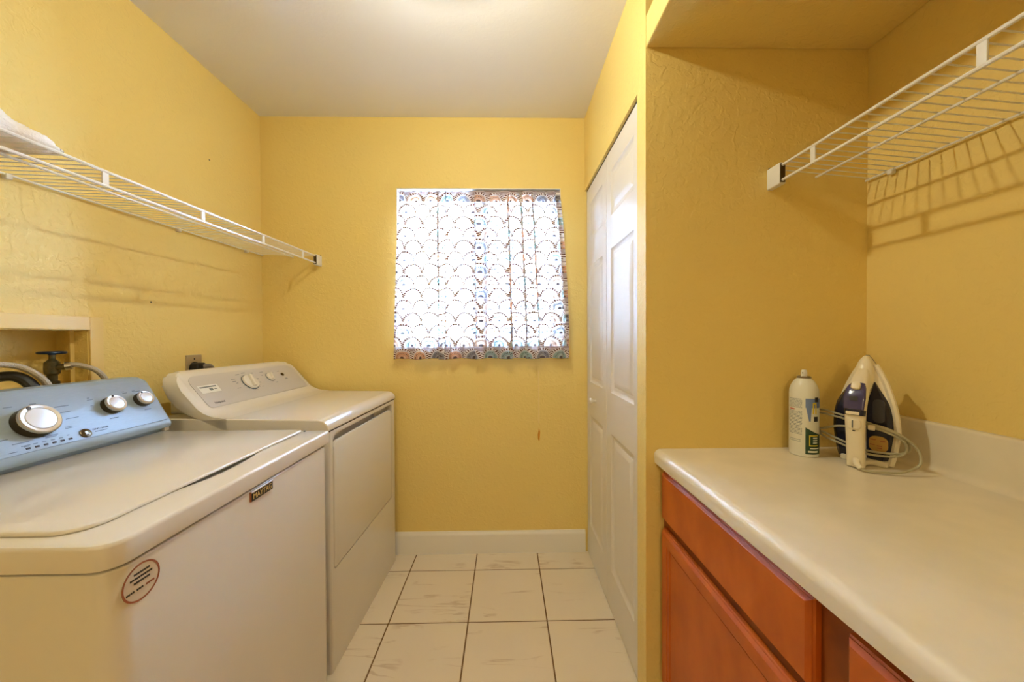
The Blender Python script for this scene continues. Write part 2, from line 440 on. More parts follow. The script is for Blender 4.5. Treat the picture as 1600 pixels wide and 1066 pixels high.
# rear wall with the open doorway behind the photographer
bm = bm_new()
for a in ((XL, -0.65, 0, H), (0.15, XA, 0, H), (-0.65, 0.15, 2.03, H)): box(bm, a[0], a[1], YR-0.12, YR, a[2], a[3])
struct(obj('wall_rear', bm, 'wall', smooth=0))
# small unseen hall, added beyond the doorway to bring in fill light
bm = bm_new(); h0, h1, hy = -1.25, 0.75, -2.6
for q in ((h0-0.1, h0, hy, YR-0.12, 0, H), (h1, h1+0.1, hy, YR-0.12, 0, H), (h0-0.1, h1+0.1, hy-0.1, hy, 0, H), (h0-0.1, h1+0.1, hy, YR-0.12, H, H+0.1), (h0-0.1, h1+0.1, hy, YR-0.12, -0.1, 0)): box(bm, *q)
struct(obj('wall_added_hall', bm, 'white', smooth=0))
# baseboards
def baseboard(name, Mx, L):
    prof = [(0, 0), (0.013, 0), (0.013, 0.100), (0.0105, 0.110), (0.006, 0.116), (0.0045, 0.122), (0, 0.122)]
    bm = bm_new(); rings(bm, [[Mx @ Vector((s, p[0], p[1])) for p in prof] for s in (0, L)]); return struct(obj(name, bm, 'white'))
baseboard('baseboard_back', frame_m((0.4375, D, 0), (-1, 0, 0), (0, -1, 0), (0, 0, 1)), 0.4375-XL)
baseboard('baseboard_left', frame_m((XL, D-0.014, 0), (0, -1, 0), (1, 0, 0), (0, 0, 1)), 1.95)

# ---------------------------------------------------------------- window
WY = D+0.062
win = sempty('window_1', ((WX0+WX1)/2, WY, WZ0))
bm = bm_new()
fw = 0.014
for a in ((WX0, WX0+fw, WZ0, WZ1), (WX1-fw, WX1, WZ0, WZ1), (WX0+fw, WX1-fw, WZ0, WZ0+0.022), (WX0+fw, WX1-fw, WZ1-fw, WZ1)):
    box(bm, a[0], a[1], WY-0.005, WY+0.055, a[2], a[3], 0.002, 1)
obj('window_frame', bm, 'vinyl', win)
MX = -0.150
for nm, x0, x1, y in (('left', WX0+fw, MX+0.05, WY+0.030), ('right', MX-0.05, WX1-fw, WY+0.006)):
    bm = bm_new(); z0, z1 = WZ0+0.022, WZ1-fw; s = 0.020; e0 = s if nm == 'left' else 0.1; e1 = 0.1 if nm == 'left' else s
    for a in ((x0, x0+e0, z0, z1), (x1-e1, x1, z0, z1), (x0+e0, x1-e1, z0, z0+s), (x0+e0, x1-e1, z1-s, z1)):
        box(bm, a[0], a[1], y, y+0.022, a[2], a[3], 0.002, 1)
    sash = obj('sash', bm, 'vinyl', win)
    obj('pane', B(x0+e0-0.003, x1-e1+0.003, y+0.009, y+0.013, z0+s-0.003, z1-s+0.003), 'glass', sash)
obj('window_sill', B(WX0, WX1, D-0.0, WY-0.006, WZ0, WZ0+0.012, 0.002, 1), 'white', win)
# painted white drywall returns
bm = bm_new()
box(bm, WX0, WX0+0.004, D+0.0005, WY-0.006, WZ0+0.012, WZ1-0.004); box(bm, WX1-0.004, WX1, D+0.0005, WY-0.006, WZ0+0.012, WZ1-0.004); box(bm, WX0, WX1, D+0.0005, WY-0.006, WZ1-0.004, WZ1)
obj('window_return', bm, 'white', win, smooth=0)
# mini blind in front of the right sash
bl = thing('mini_blind', 'white slatted mini blind in the window behind the printed curtain', 'window blind', ((MX+WX1)/2, D+0.038, WZ1-0.03))
bx0, bx1, by = MX-0.02, WX1-0.012, D+0.038
obj('head_rail', B(bx0, bx1, by-0.013, by+0.013, WZ1-0.034, WZ1-0.006, 0.002, 1), 'vinyl', bl)
z = WZ1-0.05; first = None; k = 0
while z > WZ0+0.045:
    if first is None:
        bm = bm_new(); L = []
        for q in range(5):
            s = -0.011+0.0055*q; zz = 0.0011*(1-(s/0.011)**2)
            L.append((s, zz))
        a = math.radians(28)
        vs = [[bm.verts.new((xx, s*math.cos(a)-zz*math.sin(a), s*math.sin(a)+zz*math.cos(a))) for s, zz in L] for xx in (bx0, bx1)]
        for q in range(4): bm.faces.new((vs[0][q], vs[0][q+1], vs[1][q+1], vs[1][q]))
        g = bmesh.ops.extrude_face_region(bm, geom=bm.faces[:]); bmesh.ops.translate(bm, verts=[v for v in g['geom'] if isinstance(v, bmesh.types.BMVert)], vec=(0, 0, -0.0006))
        first = obj('slat', bm, 'vinyl'); first.parent = bl
        first.location = (-bl.location.x, 0, z-bl.location.z)
    else:
        c = copy_part(first, bl, loc=(-bl.location.x, 0, z-bl.location.z))
    z -= 0.0205
obj('bottom_rail', B(bx0, bx1, by-0.011, by+0.011, z-0.004, z+0.008, 0.002, 1), 'vinyl', bl)
for x in (bx0+0.07, bx1-0.07): obj('ladder_cord', tube(bm_new(), [(x, by-0.0125, WZ1-0.03), (x, by-0.0125, z)], 0.0008, 4), 'vinyl', bl)
# curtain
cur = thing('curtain', 'white voile curtain printed with scalloped medallions hanging in the window', 'curtain', ((WX0+WX1)/2, 1.985, 2.008))
def cloth(x_at, z0, z1, yoff, nx, nz, umul, phase=0.0):
    bm = bm_new(); uvl = bm.loops.layers.uv.new('UVMap'); g = []
    for j in range(nz+1):
        t = j/nz; zz = z1+(z0-z1)*t; row = []
        d = (2.008-zz)                               # drop below the rod
        xl, xr = x_at(zz)
        yb = 1.976 - 0.031*min(1, d/0.20) - 0.008*min(1, max(0, (d-0.2)/0.7))
        for i in range(nx+1):
            s = i/nx
            amp = 0.0045 + 0.010*min(1, d/0.9)
            f = (math.sin(s*2*PI*6.3+0.6+0.5*math.sin(d*3)) + 0.55*math.sin(s*2*PI*13.7+2.0+d*0.8) + 0.30*math.sin(s*2*PI*29+d*2.5+1))
            fold = 0.0                                   # sharp tucks that double the cloth
            for c0, wd, a in ((0.235+0.03*d, 0.012, 1.5), (0.29, 0.010, 1.2), (0.47, 0.02, 1.0), (0.675-0.01*d, 0.010, 1.6), (0.76, 0.010, 1.3), (0.83, 0.009, 1.1), (0.57, 0.009, 1.0)):
                e = math.exp(-((s-c0)/wd)**2); f += a*e; fold -= 0.0175*a*((s-c0)/wd)*e
            y = yb - amp*(f+1.2) + yoff
            x = xl + (xr-xl)*s + fold + 0.004*math.sin(s*2*PI*13.7+d*2)
            zz2 = zz
            if j == nz: zz2 += 0.0025*math.sin(s*2*PI*6)
            row.append((bm.verts.new((x, y, zz2)), (s*umul, zz)))
        g.append(row)
    for j in range(nz):
        for i in range(nx):
            q = (g[j][i], g[j][i+1], g[j+1][i+1], g[j+1][i])
            f = bm.faces.new([v for v, _ in q])
            for lp, (_, uvv) in zip(f.loops, q): lp[uvl].uv = uvv
    return bm
def xat(zz):
    d = 2.008-zz
    xl = -0.580 - 0.026*min(1, max(0, d-0.05)/0.85); xr = 0.292 + 0.050*min(1, d/0.75)
    return xl, xr
obj('cloth_panel', cloth(xat, 1.083, 2.008, 0.0, 440, 70, 1.00), 'curtain', cur)
obj('header_band', cloth(xat, 1.945, 2.010, 0.006, 440, 8, 1.03), 'curtain', cur)
obj('bottom_hem', cloth(xat, 1.084, 1.152, 0.0035, 440, 8, 1.00), 'curtain', cur)
obj('side_hem', cloth(lambda z: (xat(z)[1]-0.016, xat(z)[1]), 1.083, 2.008, 0.004, 6, 60, 0.016), 'curtain', cur)
cr = obj('curtain_rod', tube(bm_new(), [(WX0+0.005, 1.981, 2.006), (WX1-0.005, 1.981, 2.006)], 0.004, 10), 'wire')
tag(cr, 'thin white tension rod across the top of the window holding the curtain', 'curtain rod')

# ---------------------------------------------------------------- closet bifold door
door = sempty('door_1', (XR+0.02, 1.575, 0))
DXF = XR+0.010
def leaf(y0, y1, py0, py1, knob=False):
    th = 0.030
    lf = obj('door_leaf', B(DXF, DXF+th, y0, y1, 0.008, 1.996, 0.0015, 1), 'door', door)
    M0 = frame_m((DXF, 0, 0), (0, 1, 0), (0, 0, 1), (-1, 0, 0))
    for z0, z1 in ((0.185, 0.780), (0.958, 1.575), (1.715, 1.905)):
        # cut the moulded recess, then set the raised field into it
        bm = bm_new()
        L = []
        for ins, dp in ((0, 0.002), (0, 0.0), (0.010, -0.007), (0.016, -0.008)):
            L.append([Vector((DXF-dp, y, z)) for y, z in ((py0+ins, z0+ins), (py1-ins, z0+ins), (py1-ins, z1-ins), (py0+ins, z1-ins))])
        rings(bm, L)
        bool_cut(lf, bm)
        bm = bm_new(); L = []
        for ins, dp in ((0.016, -0.010), (0.016, -0.0082), (0.026, -0.0080), (0.046, -0.0012), (0.050, -0.0008)):
            L.append([Vector((DXF-dp, y, z)) for y, z in ((py0+ins, z0+ins), (py1-ins, z0+ins), (py1-ins, z1-ins), (py0+ins, z1-ins))])
        rings(bm, L); obj('raised_panel', bm, 'door', lf, smooth=15)
    if knob:
        obj('door_knob', lathe(bm_new(), [(0, 0), (0.007, 0), (0.006, 0.010), (0.008, 0.015), (0.0145, 0.021), (0.016, 0.027), (0.013, 0.033), (0, 0.035)], n=24,
            Mx=frame_m((DXF, 1.768, 0.875), (0, 1, 0), (0, 0, 1), (-1, 0, 0))), 'white', lf)
leaf(1.182, 1.5765, 1.238, 1.510)
leaf(1.5785, 1.955, 1.640, 1.895, True)
obj('door_track', B(XR+0.012, XR+0.045, DY0+0.001, D-0.001, 1.9985, 2.0045), 'dark', door)

# ---------------------------------------------------------------- wire shelves
def wire_shelf(name, label, xw, xf, ymin, ymax, zb, zt, zl, xm, ups, clips, tilt):
    """xw wall side x, xf front x; ymax is the end on the wall; zb back, zt front top, zl lip bottom at ymax"""
    t = thing(name, label, 'shelf', ((xw+xf)/2, (ymin+ymax)/2, zt), 'wall-mounted wire shelves')
    dz = lambda y: tilt*(y-ymax)
    sg = 1 if xf > xw else -1
    xb = xw + sg*0.010
    def rod(x, z, r, y1=None):
        y1 = y1 or ymax-0.004
        return tube(bm_new(), [(x, ymin, z+dz(ymin)), (x, y1, z+dz(y1))], r, 8)
    obj('back_rod', rod(xb, zb-0.004, 0.0032), 'wire', t)
    obj('front_rod', rod(xf, zt, 0.0042, ymax-0.045), 'wire', t)
    obj('lip_rod', rod(xf, zl, 0.0042, ymax-0.045), 'wire', t)
    zm = zt + (zb-zt)*(xm-xf)/(xb-xf)
    obj('middle_rod', rod(xm, zm-0.0052, 0.0036), 'wire', t)
    bm = tube(bm_new(), [(xb-sg*0.004, 0, zb-zt), (xf-sg*0.001, 0, 0.0035)], 0.0016, 6)
    y = ymax-0.014; first = None
    while y > ymin+0.005:
        if first is None:
            first = obj('cross_wire', bm, 'wire'); first.parent = t; first.location = (-t.location.x, y-t.location.y, dz(y))
        else: copy_part(first, t, loc=(-t.location.x, y-t.location.y, dz(y)))
        y -= 0.0250
    for yu in ups:
        obj('upright', B(xf-0.0022, xf+0.0022, yu-0.0075, yu+0.0075, zl+dz(yu), zt+dz(yu), 0.0008, 1), 'wire', t)
    # end bracket on the wall
    bm = bm_new(); slab(bm, xf-0.010, xf+0.010, zl-0.012, zt+0.008, 0, 0.050, 0.004, 0.002, Mx=frame_m((0, ymax, 0), (1, 0, 0), (0, 0, 1), (0, -1, 0)))
    br = obj('end_bracket', bm, 'plastic', t)
    obj('bracket_mouth_shade', B(xf-0.0075, xf+0.0075, ymax-0.0512, ymax-0.0495, zl-0.007, zt+0.004, 0.0004, 1), 'darkchrome', br)  # flat dark plate painted in for the shaded opening
    obj('screw', lathe(bm_new(), [(0, 0), (0.004, 0), (0.0035, 0.002), (0, 0.0026)], n=10, Mx=frame_m((xf+0.006*sg, ymax-0.006, zt+0.008), (1, 0, 0), (0, -1, 0), (0, 0, 1))), 'darkchrome', br)
    for yc in clips:
        bm = bm_new(); box(bm, min(xw, xw+sg*0.016), max(xw, xw+sg*0.016), yc-0.007, yc+0.007, zb-0.016+dz(yc), zb-0.001+dz(yc), 0.003, 2)
        obj('wall_clip', bm, 'plastic', t)
    return t
wire_shelf('wire_shelf', 'long white wire shelf on the left wall above the washer and dryer', XL, -1.016, -0.15, D, 1.655, 1.6395, 1.603, -1.160,
           [1.799, 1.509, 1.212, 0.922, 0.63, 0.33, 0.03], [1.841, 1.464, 0.97, 0.5, 0.05], 0.013)
wire_shelf('wire_shelf', 'white wire shelf at the right over the laminate countertop', XA, 0.835, -0.15, YA, 1.690, 1.714, 1.669, 0.978,
           [0.951, 0.610, 0.27, -0.05], [1.030, 0.55, 0.1], 0.0)
# folded fluffy cloth on the left shelf
bm = bm_new(); nA, nB = 60, 110; rnd = random.Random(5)
for layer, (zlo, hgt, ye, xo) in enumerate(((1.631, 0.054, 0.890, 0.035),)):
    L = []
    for i in range(nB+1):
        s = i/nB; y = 0.50 + (ye-0.50)*s
        f = min(1, (1-s)*5.5)**0.45 if s < 1 else 0.02
        ring = []
        for k in range(nA):
            a = 2*PI*k/nA; rx = 0.10*(0.85+0.15*f); rz = hgt/2*max(f, 0.06)*(1+0.35*max(0, min(1, (0.83-y)/0.05)))
            ca, sa = math.cos(a), math.sin(a)
            px = -1.195+xo + rx*math.copysign(abs(ca)**0.6, ca); pz = zlo+max(hgt/2, rz) + rz*math.copysign(abs(sa)**0.8, sa)
            w = 0.005*math.sin(y*70+px*30)+0.003*math.sin(px*90+y*31+layer)+rnd.uniform(-0.0022, 0.0022)
            ring.append(Vector((px+w*0.5, y+w*0.4, pz+(w if sa > 0 else 0))))
        L.append(ring)
    rings(bm, L)
tag(obj('folded_cloth', bm, 'fleece', smooth=60), 'white fluffy folded cloth resting on the left wire shelf', 'cloth')

# ---------------------------------------------------------------- washer box in the wall
bx = thing('washer_supply_box', 'yellow painted recessed utility box in the left wall behind the washer', 'utility box', (XL, (RY0+RY1)/2, RZ0))
bm = bm_new(); q = 0.0025
for a in ((XL-q-0.098, XL-0.001, RY0, RY0+q, RZ0, RZ1), (XL-q-0.098, XL-0.001, RY1-q, RY1, RZ0, RZ1), (XL-0.098, XL-0.001, RY0, RY1, RZ1-q, RZ1), (XL-0.098, XL-0.001, RY0, RY1, RZ0, RZ0+q), (XL-0.1, XL-0.098, RY0, RY1, RZ0, RZ1)):
    box(bm, *a)
obj('box_liner', bm, 'wall', bx, smooth=0)
bm = bm_new()
for a in ((RY0-0.037, RY0, RZ0-0.037, RZ1+0.042), (RY1, RY1+0.037, RZ0-0.037, RZ1+0.042), (RY0, RY1, RZ1, RZ1+0.042), (RY0, RY1, RZ0-0.037, RZ0)):
    box(bm, XL, XL+0.006, a[0], a[1], a[2], a[3], 0.0012, 1)
obj('casing', bm, 'trimy', bx)
obj('inner_lip', B(XL-0.045, XL-0.041, RY1-0.014, RY1-0.003, RZ0+0.003, RZ1-0.003), 'trimy', bx)
def valve(y, wheel, lab, label):
    x = XL-0.040; t = thing('water_valve', label, 'valve', (x, y, RZ0), 'water valves in the wall box')
    obj('body', lathe(bm_new(), [(0, 0), (0.015, 0.0), (0.015, 0.010), (0.011, 0.012), (0.011, 0.030), (0.016, 0.034), (0.017, 0.050), (0.016, 0.068), (0.010, 0.074), (0.007, 0.078), (0.006, 0.096), (0, 0.096)], (x, y, RZ0+0.004), 20), 'brass', t)
    w = bm_new(); tube(w, [(x+0.026*math.cos(a), y+0.026*math.sin(a), RZ0+0.101) for a in [2*PI*k/20 for k in range(21)]], 0.0042, 8)
    for k in range(5):
        a = 2*PI*k/5; tube(w, [(x, y, RZ0+0.100), (x+0.026*math.cos(a), y+0.026*math.sin(a), RZ0+0.101)], 0.003, 6)
    lathe(w, [(0, 0.094), (0.008, 0.094), (0.008, 0.104), (0, 0.106)], (x, y, RZ0), 12)
    obj('handwheel', w, wheel, t, label=lab)
    o = bm_new(); tube(o, [(x+0.008, y, RZ0+0.056), (x+0.030, y+0.010, RZ0+0.058)], 0.009, 12)
    obj('outlet_spout', o, 'brass', t)
valve(1.094, 'bluewheel', 'dark blue handwheel', 'brass water valve with dark blue handwheel in the wall box')
valve(0.90, 'redwheel', 'red handwheel', 'brass water valve with red handwheel in the wall box')
def hose(y, pts, label):
    t = thing('water_hose', label, 'hose', pts[0], 'braided hoses behind the washer')
    obj('coupling', tube(bm_new(), [pts[0], (Vector(pts[0])*0.45+Vector(pts[1])*0.55)], 0.0125, 12), 'chrome', t)
    obj('braided_hose', tube(bm_new(), pts, 0.0078, 10, 10), 'braid', t)
hose(1.1, [(XL-0.012, 1.103, 1.117), (XL+0.006, 1.118, 1.120), (XL+0.030, 1.150, 1.098), (XL+0.040, 1.170, 1.050), (XL+0.038, 1.172, 0.98), (XL+0.030, 1.165, 0.86)], 'braided steel hose curving from the blue valve behind the washer console')
hose(0.9, [(XL-0.012, 0.912, 1.117), (XL+0.004, 0.94, 1.134), (XL+0.020, 0.985, 1.122), (XL+0.040, 1.018, 1.075), (XL+0.042, 1.030, 1.0), (XL+0.030, 1.03, 0.86)], 'braided steel hose curving from the red valve behind the washer console')
dh = obj('drain_hose', tube(bm_new(), [(XL-0.05, 0.955, 1.068), (XL-0.03, 0.960, 1.095), (XL+0.002, 0.985, 1.098), (XL+0.028, 1.000, 1.06), (XL+0.028, 1.005, 0.98), (XL+0.028, 1.005, 0.8)], 0.0135, 12, 10), 'rubber')
tag(dh, 'black rubber drain hose bending out of the wall box behind the washer', 'hose')

# ---------------------------------------------------------------- outlet and dryer plug
ot = thing('wall_outlet', 'tan metal dryer outlet plate on the left wall above the dryer', 'outlet', (XL, 1.531, 1.07))
obj('cover_plate', slab(bm_new(), 1.494, 1.568, 1.010, 1.130, 0, 0.005, 0.003, 0.002, Mx=frame_m((XL, 0, 0), (0, 1, 0), (0, 0, 1), (1, 0, 0))), 'plate', ot)
obj('socket_face', lathe(bm_new(), [(0, 0), (0.026, 0), (0.026, 0.002), (0, 0.002)], n=24, Mx=frame_m((XL+0.005, 1.531, 1.075), (0, 1, 0), (0, 0, 1), (1, 0, 0))), 'black', ot)
obj('screw', lathe(bm_new(), [(0, 0), (0.0035, 0), (0.003, 0.0015), (0, 0.002)], n=10, Mx=frame_m((XL+0.005, 1.531, 1.113), (0, 1, 0), (0, 0, 1), (1, 0, 0))), 'inkdark', ot)
pg = thing('power_plug', 'dark dryer plug and thick grey cord in the wall outlet', 'plug', (XL+0.008, 1.531, 1.075))
bm = bm_new(); slab(bm, -0.022, 0.022, -0.024, 0.020, 0, 0.030, 0.010, 0.006, Mx=frame_m((XL+0.0075, 1.531, 1.077), (0, 1, 0), (0, 0, 1), (1, 0, 0)))
obj('plug_body', bm, 'black', pg)
obj('cord', tube(bm_new(), [(XL+0.034, 1.538, 1.078), (XL+0.046, 1.556, 1.080), (XL+0.046, 1.572, 1.062), (XL+0.036, 1.578, 1.02), (XL+0.022, 1.58, 0.9), (XL+0.022, 1.58, 0.6)], 0.0105, 10, 8), 'cord', pg)

# ---------------------------------------------------------------- washer
Y0, Y1 = 0.536, 1.204
wa = thing('washing_machine', 'white top-load washing machine with silver control console tinted daylight blue', 'washer', (-0.94, 0.87, 0))
obj('cabinet', slab(bm_new(), -1.262, -0.600, Y0+0.005, Y1-0.004, 0.018, 0.842, 0.034, 0.004, 0.004), 'enamel', wa)
obj('seam_shade', slab(bm_new(), -1.256, -0.606, Y0+0.010, Y1-0.009, 0.841, 0.849, 0.034, 0), 'dark', wa)  # dark inset strip standing in for the shade in the seam
obj('kick_base', slab(bm_new(), -1.245, -0.62, Y0+0.02, Y1-0.02, 0.0, 0.02, 0.01, 0), 'dark', wa)
deck = obj('top_deck', slab(bm_new(), -1.268, -0.595, Y0, Y1, 0.8475, 0.888, (0.036, 0.012, 0.01, 0.03), 0.007, 0.003, n=8), 'enamel2', wa)
cb = bm_new(); bmesh.ops.create_uvsphere(cb, u_segments=32, v_segments=16, radius=1, matrix=Matrix.Translation((-0.683, 0.855, 0.8895)) @ Matrix.Diagonal((0.024, 0.115, 0.011, 1)))
bool_cut(deck, cb)
lid = obj('lid', slab(bm_new(), -1.150, -0.676, 0.566, 1.186, 0.8888, 0.8955, (0.050, 0.014, 0.01, 0.01), 0.004, 0.0015, n=8), 'enamel2', wa)
obj('lid_shadow_gap', slab(bm_new(), -1.145, -0.681, 0.571, 1.181, 0.8881, 0.8889, (0.045, 0.012, 0.01, 0.01), 0), 'dark', wa)
obj('lid_hinge', lathe(bm_new(), [(0, 0), (0.0035, 0), (0.0035, 0.003), (0, 0.0035)], (-0.672, 1.1875, 0.888), 10), 'ink', wa)
# console
fd = Vector((-0.5046, 0, 0.8633))
P0 = Vector((-1.1245, 0, 0.930))
PT = P0 + fd*0.160
prof = [(-1.121, 0.9085), (-1.1195, 0.914), (-1.1205, 0.924), (P0.x, P0.z), (PT.x, PT.z), (PT.x-0.006, PT.z+0.006), (PT.x-0.016, PT.z+0.008), (-1.262, PT.z+0.006), (-1.268, PT.z), (-1.270, 0.9085)]
con = obj('control_console', loft_end(bm_new(), prof, Y0+0.004, Y1-0.003, 0.032, PT.z+0.008, 0.58, 0.004), 'daylitedge', wa)
Mc = frame_m((P0.x, 0, P0.z), (0, 1, 0), fd, (0.8633, 0, 0.5046))     # x along Y, y up the slope
obj('face_plate', slab(bm_new(), Y0+0.008, Y1-0.0065, 0.003, 0.158, 0, 0.0016, (0.010, 0.028, 0.028, 0.010), 0.001, Mx=Mc), 'daylitpanel', con)
obj('console_base', B(-1.255, -1.137, Y0+0.02, Y1-0.006, 0.8875, 0.909, 0.002, 1), 'daylitedge', wa)
obj('base_trim', B(-1.137, -1.1335, Y0+0.02, Y1-0.012, 0.8880, 0.8945, 0.001, 1), 'enamel2', wa)
obj('end_clip', B(-1.138, -1.127, Y1-0.020, Y1-0.004, 0.8955, 0.9082, 0.001, 1), 'enamel2', wa)
def dial(yc, s, r, dp, nm, mark):
    k = bm_new(); lathe(k, [(0, 0.0016), (r*1.00, 0.0016), (r*0.98, dp*0.70), (r*0.93, dp*0.8), (0, dp*0.8)], (0, 0, 0), 40, Mx=Mc @ Matrix.Translation((yc, s, 0)))
    ko = obj(nm, k, 'darkchrome', con)
    k = bm_new(); lathe(k, [(r*0.97, dp*0.70), (r*0.96, dp*0.95), (r*0.90, dp*1.02), (r*0.74, dp*0.98), (r*0.72, dp*0.86)], (0, 0, 0), 40, Mx=Mc @ Matrix.Translation((yc, s, 0)))
    obj('chrome_ring', k, 'chrome', ko)
    k = bm_new(); lathe(k, [(0, dp*0.80), (r*0.735, dp*0.80), (r*0.73, dp*0.93), (r*0.68, dp*1.0), (0, dp*1.06)], (0, 0, 0), 40, Mx=Mc @ Matrix.Translation((yc, s, 0)))
    obj('silver_cap', k, 'satin', ko)
    a = math.radians(mark)
    k = bm_new(); lathe(k, [(0, 0), (r*0.11, 0), (r*0.11, 0.0012), (0, 0.0012)], (0, 0, 0), 12, Mx=Mc @ Matrix.Translation((yc+r*0.82*math.cos(a), s+r*0.82*math.sin(a), dp*0.995)))
    obj('pointer_mark', k, 'inkdark', ko)
dial(0.886, 0.074, 0.040, 0.026, 'cycle_dial', 112)
dial(1.062, 0.083, 0.0265, 0.022, 'temperature_dial', 95)
dial(1.150, 0.085, 0.0235, 0.021, 'soil_dial', 110)
k = bm_new(); lathe(k, [(0, 0.0016), (0.0125, 0.0016), (0.0125, 0.004), (0.010, 0.0052), (0, 0.0045)], (0, 0, 0), 28, Mx=Mc @ Matrix.Translation((0.969, 0.018, 0)))
sb = obj('start_button', k, 'darkchrome', con, label='round dark start button')
k = bm_new(); slab(k, -0.0025, 0.0025, -0.004, 0.004, 0.005, 0.0058, 0.001, 0, Mx=Mc @ Matrix.Translation((0.969, 0.018, 0))); obj('button_icon', k, 'satin', sb)
for i in range(6):
    yy = 0.853+0.0162*i
    obj('indicator_light', slab(bm_new(), yy-0.0042, yy+0.0042, 0.0105, 0.0150, 0.0014, 0.0024, 0.001, 0.0004, Mx=Mc), 'inkdark', con)
leg = bm_new()
def dash(yc, s, w, h=0.0020): slab(leg, yc-w/2, yc+w/2, s-h/2, s+h/2, 0.0015, 0.0019, 0.0006, 0, n=2, Mx=Mc)
for yc, s, w in ((0.860, 0.124, 0.016), (0.905, 0.124, 0.013), (0.955, 0.106, 0.030), (0.955, 0.088, 0.022), (0.962, 0.068, 0.028), (0.944, 0.046, 0.014), (0.944, 0.0425, 0.017), (0.902, 0.033, 0.030), (0.902, 0.0295, 0.022), (0.847, 0.030, 0.030), (0.818, 0.045, 0.026), (0.812, 0.066, 0.022), (0.812, 0.088, 0.022), (0.822, 0.106, 0.024),
                (1.020, 0.118, 0.006), (1.022, 0.112, 0.015), (1.018, 0.094, 0.006), (1.100, 0.098, 0.011), (1.052, 0.044, 0.023), (1.112, 0.122, 0.008), (1.116, 0.117, 0.014), (1.142, 0.120, 0.008), (1.150, 0.117, 0.022), (1.152, 0.050, 0.020),
                (0.852, 0.021, 0.016), (0.8525, 0.0185, 0.010), (0.869, 0.021, 0.008), (0.885, 0.021, 0.008), (0.902, 0.021, 0.008), (0.918, 0.021, 0.008), (0.934, 0.024, 0.005), (0.826, 0.011, 0.016), (1.006, 0.0165, 0.030), (0.670, 0.124, 0.02), (0.74, 0.12, 0.02), (0.63, 0.04, 0.03)):
    dash(yc, s, w, 0.0018)
obj('printed_legend', leg, 'ink', con, smooth=0)
bm = text_bm('START / PAUSE', 0.0058, Mc @ Matrix.Translation((1.007, 0.0235, 0.0017)), 0.0002, 0.0001)
obj('start_lettering', bm, 'inkdark', con, smooth=0)
# badge and warranty sticker on the cabinet front
Mfr = frame_m((-0.600, 0, 0), (0, 1, 0), (0, 0, 1), (1, 0, 0))
bd = obj('name_badge', slab(bm_new(), 0.833, 0.909, 0.8165, 0.8400, 0, 0.004, 0.001, 0.001, Mx=Mfr), 'black', wa, label='black badge with gold lettering')
obj('badge_rim', slab(bm_new(), 0.833, 0.909, 0.8360, 0.8402, 0, 0.0052, 0.001, 0.0015, Mx=Mfr), 'chrome', bd)
obj('badge_side_reflection', slab(bm_new(), 0.8322, 0.8334, 0.8165, 0.8395, 0, 0.0044, 0.0005, 0.0005, Mx=Mfr), 'inkbrown', bd)  # thin orange reflection at the badge edge, painted as a brown strip
bm = text_bm('MAYTAG', 0.0185, Mfr @ Matrix.Translation((0.8715, 0.8262, 0.004)) @ Matrix.Diagonal((0.88, 1, 1, 1)), 0.0004, 0.0)
obj('badge_lettering', bm, 'gold', bd, smooth=0)
SY, SZ, SR = 0.5865, 0.803, 0.0305
st = obj('round_sticker', lathe(bm_new(), [(0, 0), (SR, 0), (SR, 0.0004), (0, 0.0004)], n=40, Mx=Mfr @ Matrix.Translation((SY, SZ, 0))), 'sticker', wa, label='round cream sticker with a brown ring')
obj('sticker_ring', lathe(bm_new(), [(SR-0.0028, 0.0003), (SR, 0.0003), (SR, 0.0008), (SR-0.0028, 0.0008), (SR-0.0028, 0.0003)], n=40, Mx=Mfr @ Matrix.Translation((SY, SZ, 0)), cap=False), 'inkbrown', st)
bm = bm_new()
for y0, y1, z, dk in ((-0.012, 0.014, 0.016, 1), (-0.018, 0.018, 0.009, 1), (-0.012, 0.014, 0.002, 1), (-0.024, -0.011, -0.010, 1), (-0.008, 0.003, -0.010, 1)):
    n = max(2, int((y1-y0)/0.0032))
    for q in range(n):
        a = y0+(y1-y0)*q/n; slab(bm, SY+a, SY+a+(y1-y0)/n*0.82, SZ+z-0.0016, SZ+z+0.0016, 0.0004, 0.0008, 0.0004, 0, n=1, Mx=Mfr)
obj('sticker_print', bm, 'inkdark', st, smooth=0)
bm = bm_new()
for q in range(4): slab(bm, SY+0.007+q*0.0036, SY+0.010+q*0.0036, SZ-0.0116, SZ-0.0084, 0.0004, 0.0008, 0.0004, 0, n=1, Mx=Mfr)
obj('sticker_number', bm, 'inkbrown', st, smooth=0)

# ---------------------------------------------------------------- dryer (built square, then turned 2 degrees)
DX, DY = -0.624, 1.245
dr = thing('clothes_dryer', 'white clothes dryer in the corner with sloping grey control panel', 'dryer', (DX, DY, 0))
YF = DY+0.668
body = obj('cabinet', slab(bm_new(), DX-0.650, DX, DY+0.010, YF, 0.0, 0.868, (0.012, 0.012, 0.004, 0.004), 0.003, 0.002), 'enamel', dr)
dy0, dy1, dz0, dz1 = DY+0.036, DY+0.618, 0.366, 0.852
Md = frame_m((DX, 0, 0), (0, 1, 0), (0, 0, 1), (1, 0, 0))
bool_cut(body, slab(bm_new(), dy0-0.004, dy1+0.004, dz0-0.004, dz1, -0.034, 0.01, (0.014, 0.012, 0.030, 0.014), 0, Mx=Md))
obj('door_gap_shade', B(DX-0.0338, DX-0.029, dy0-0.003, dy1+0.003, dz0-0.003, 0.80, 0.0005, 1), 'dark', dr)  # dark plate added to darken the gap around the door
dd = bm_new()
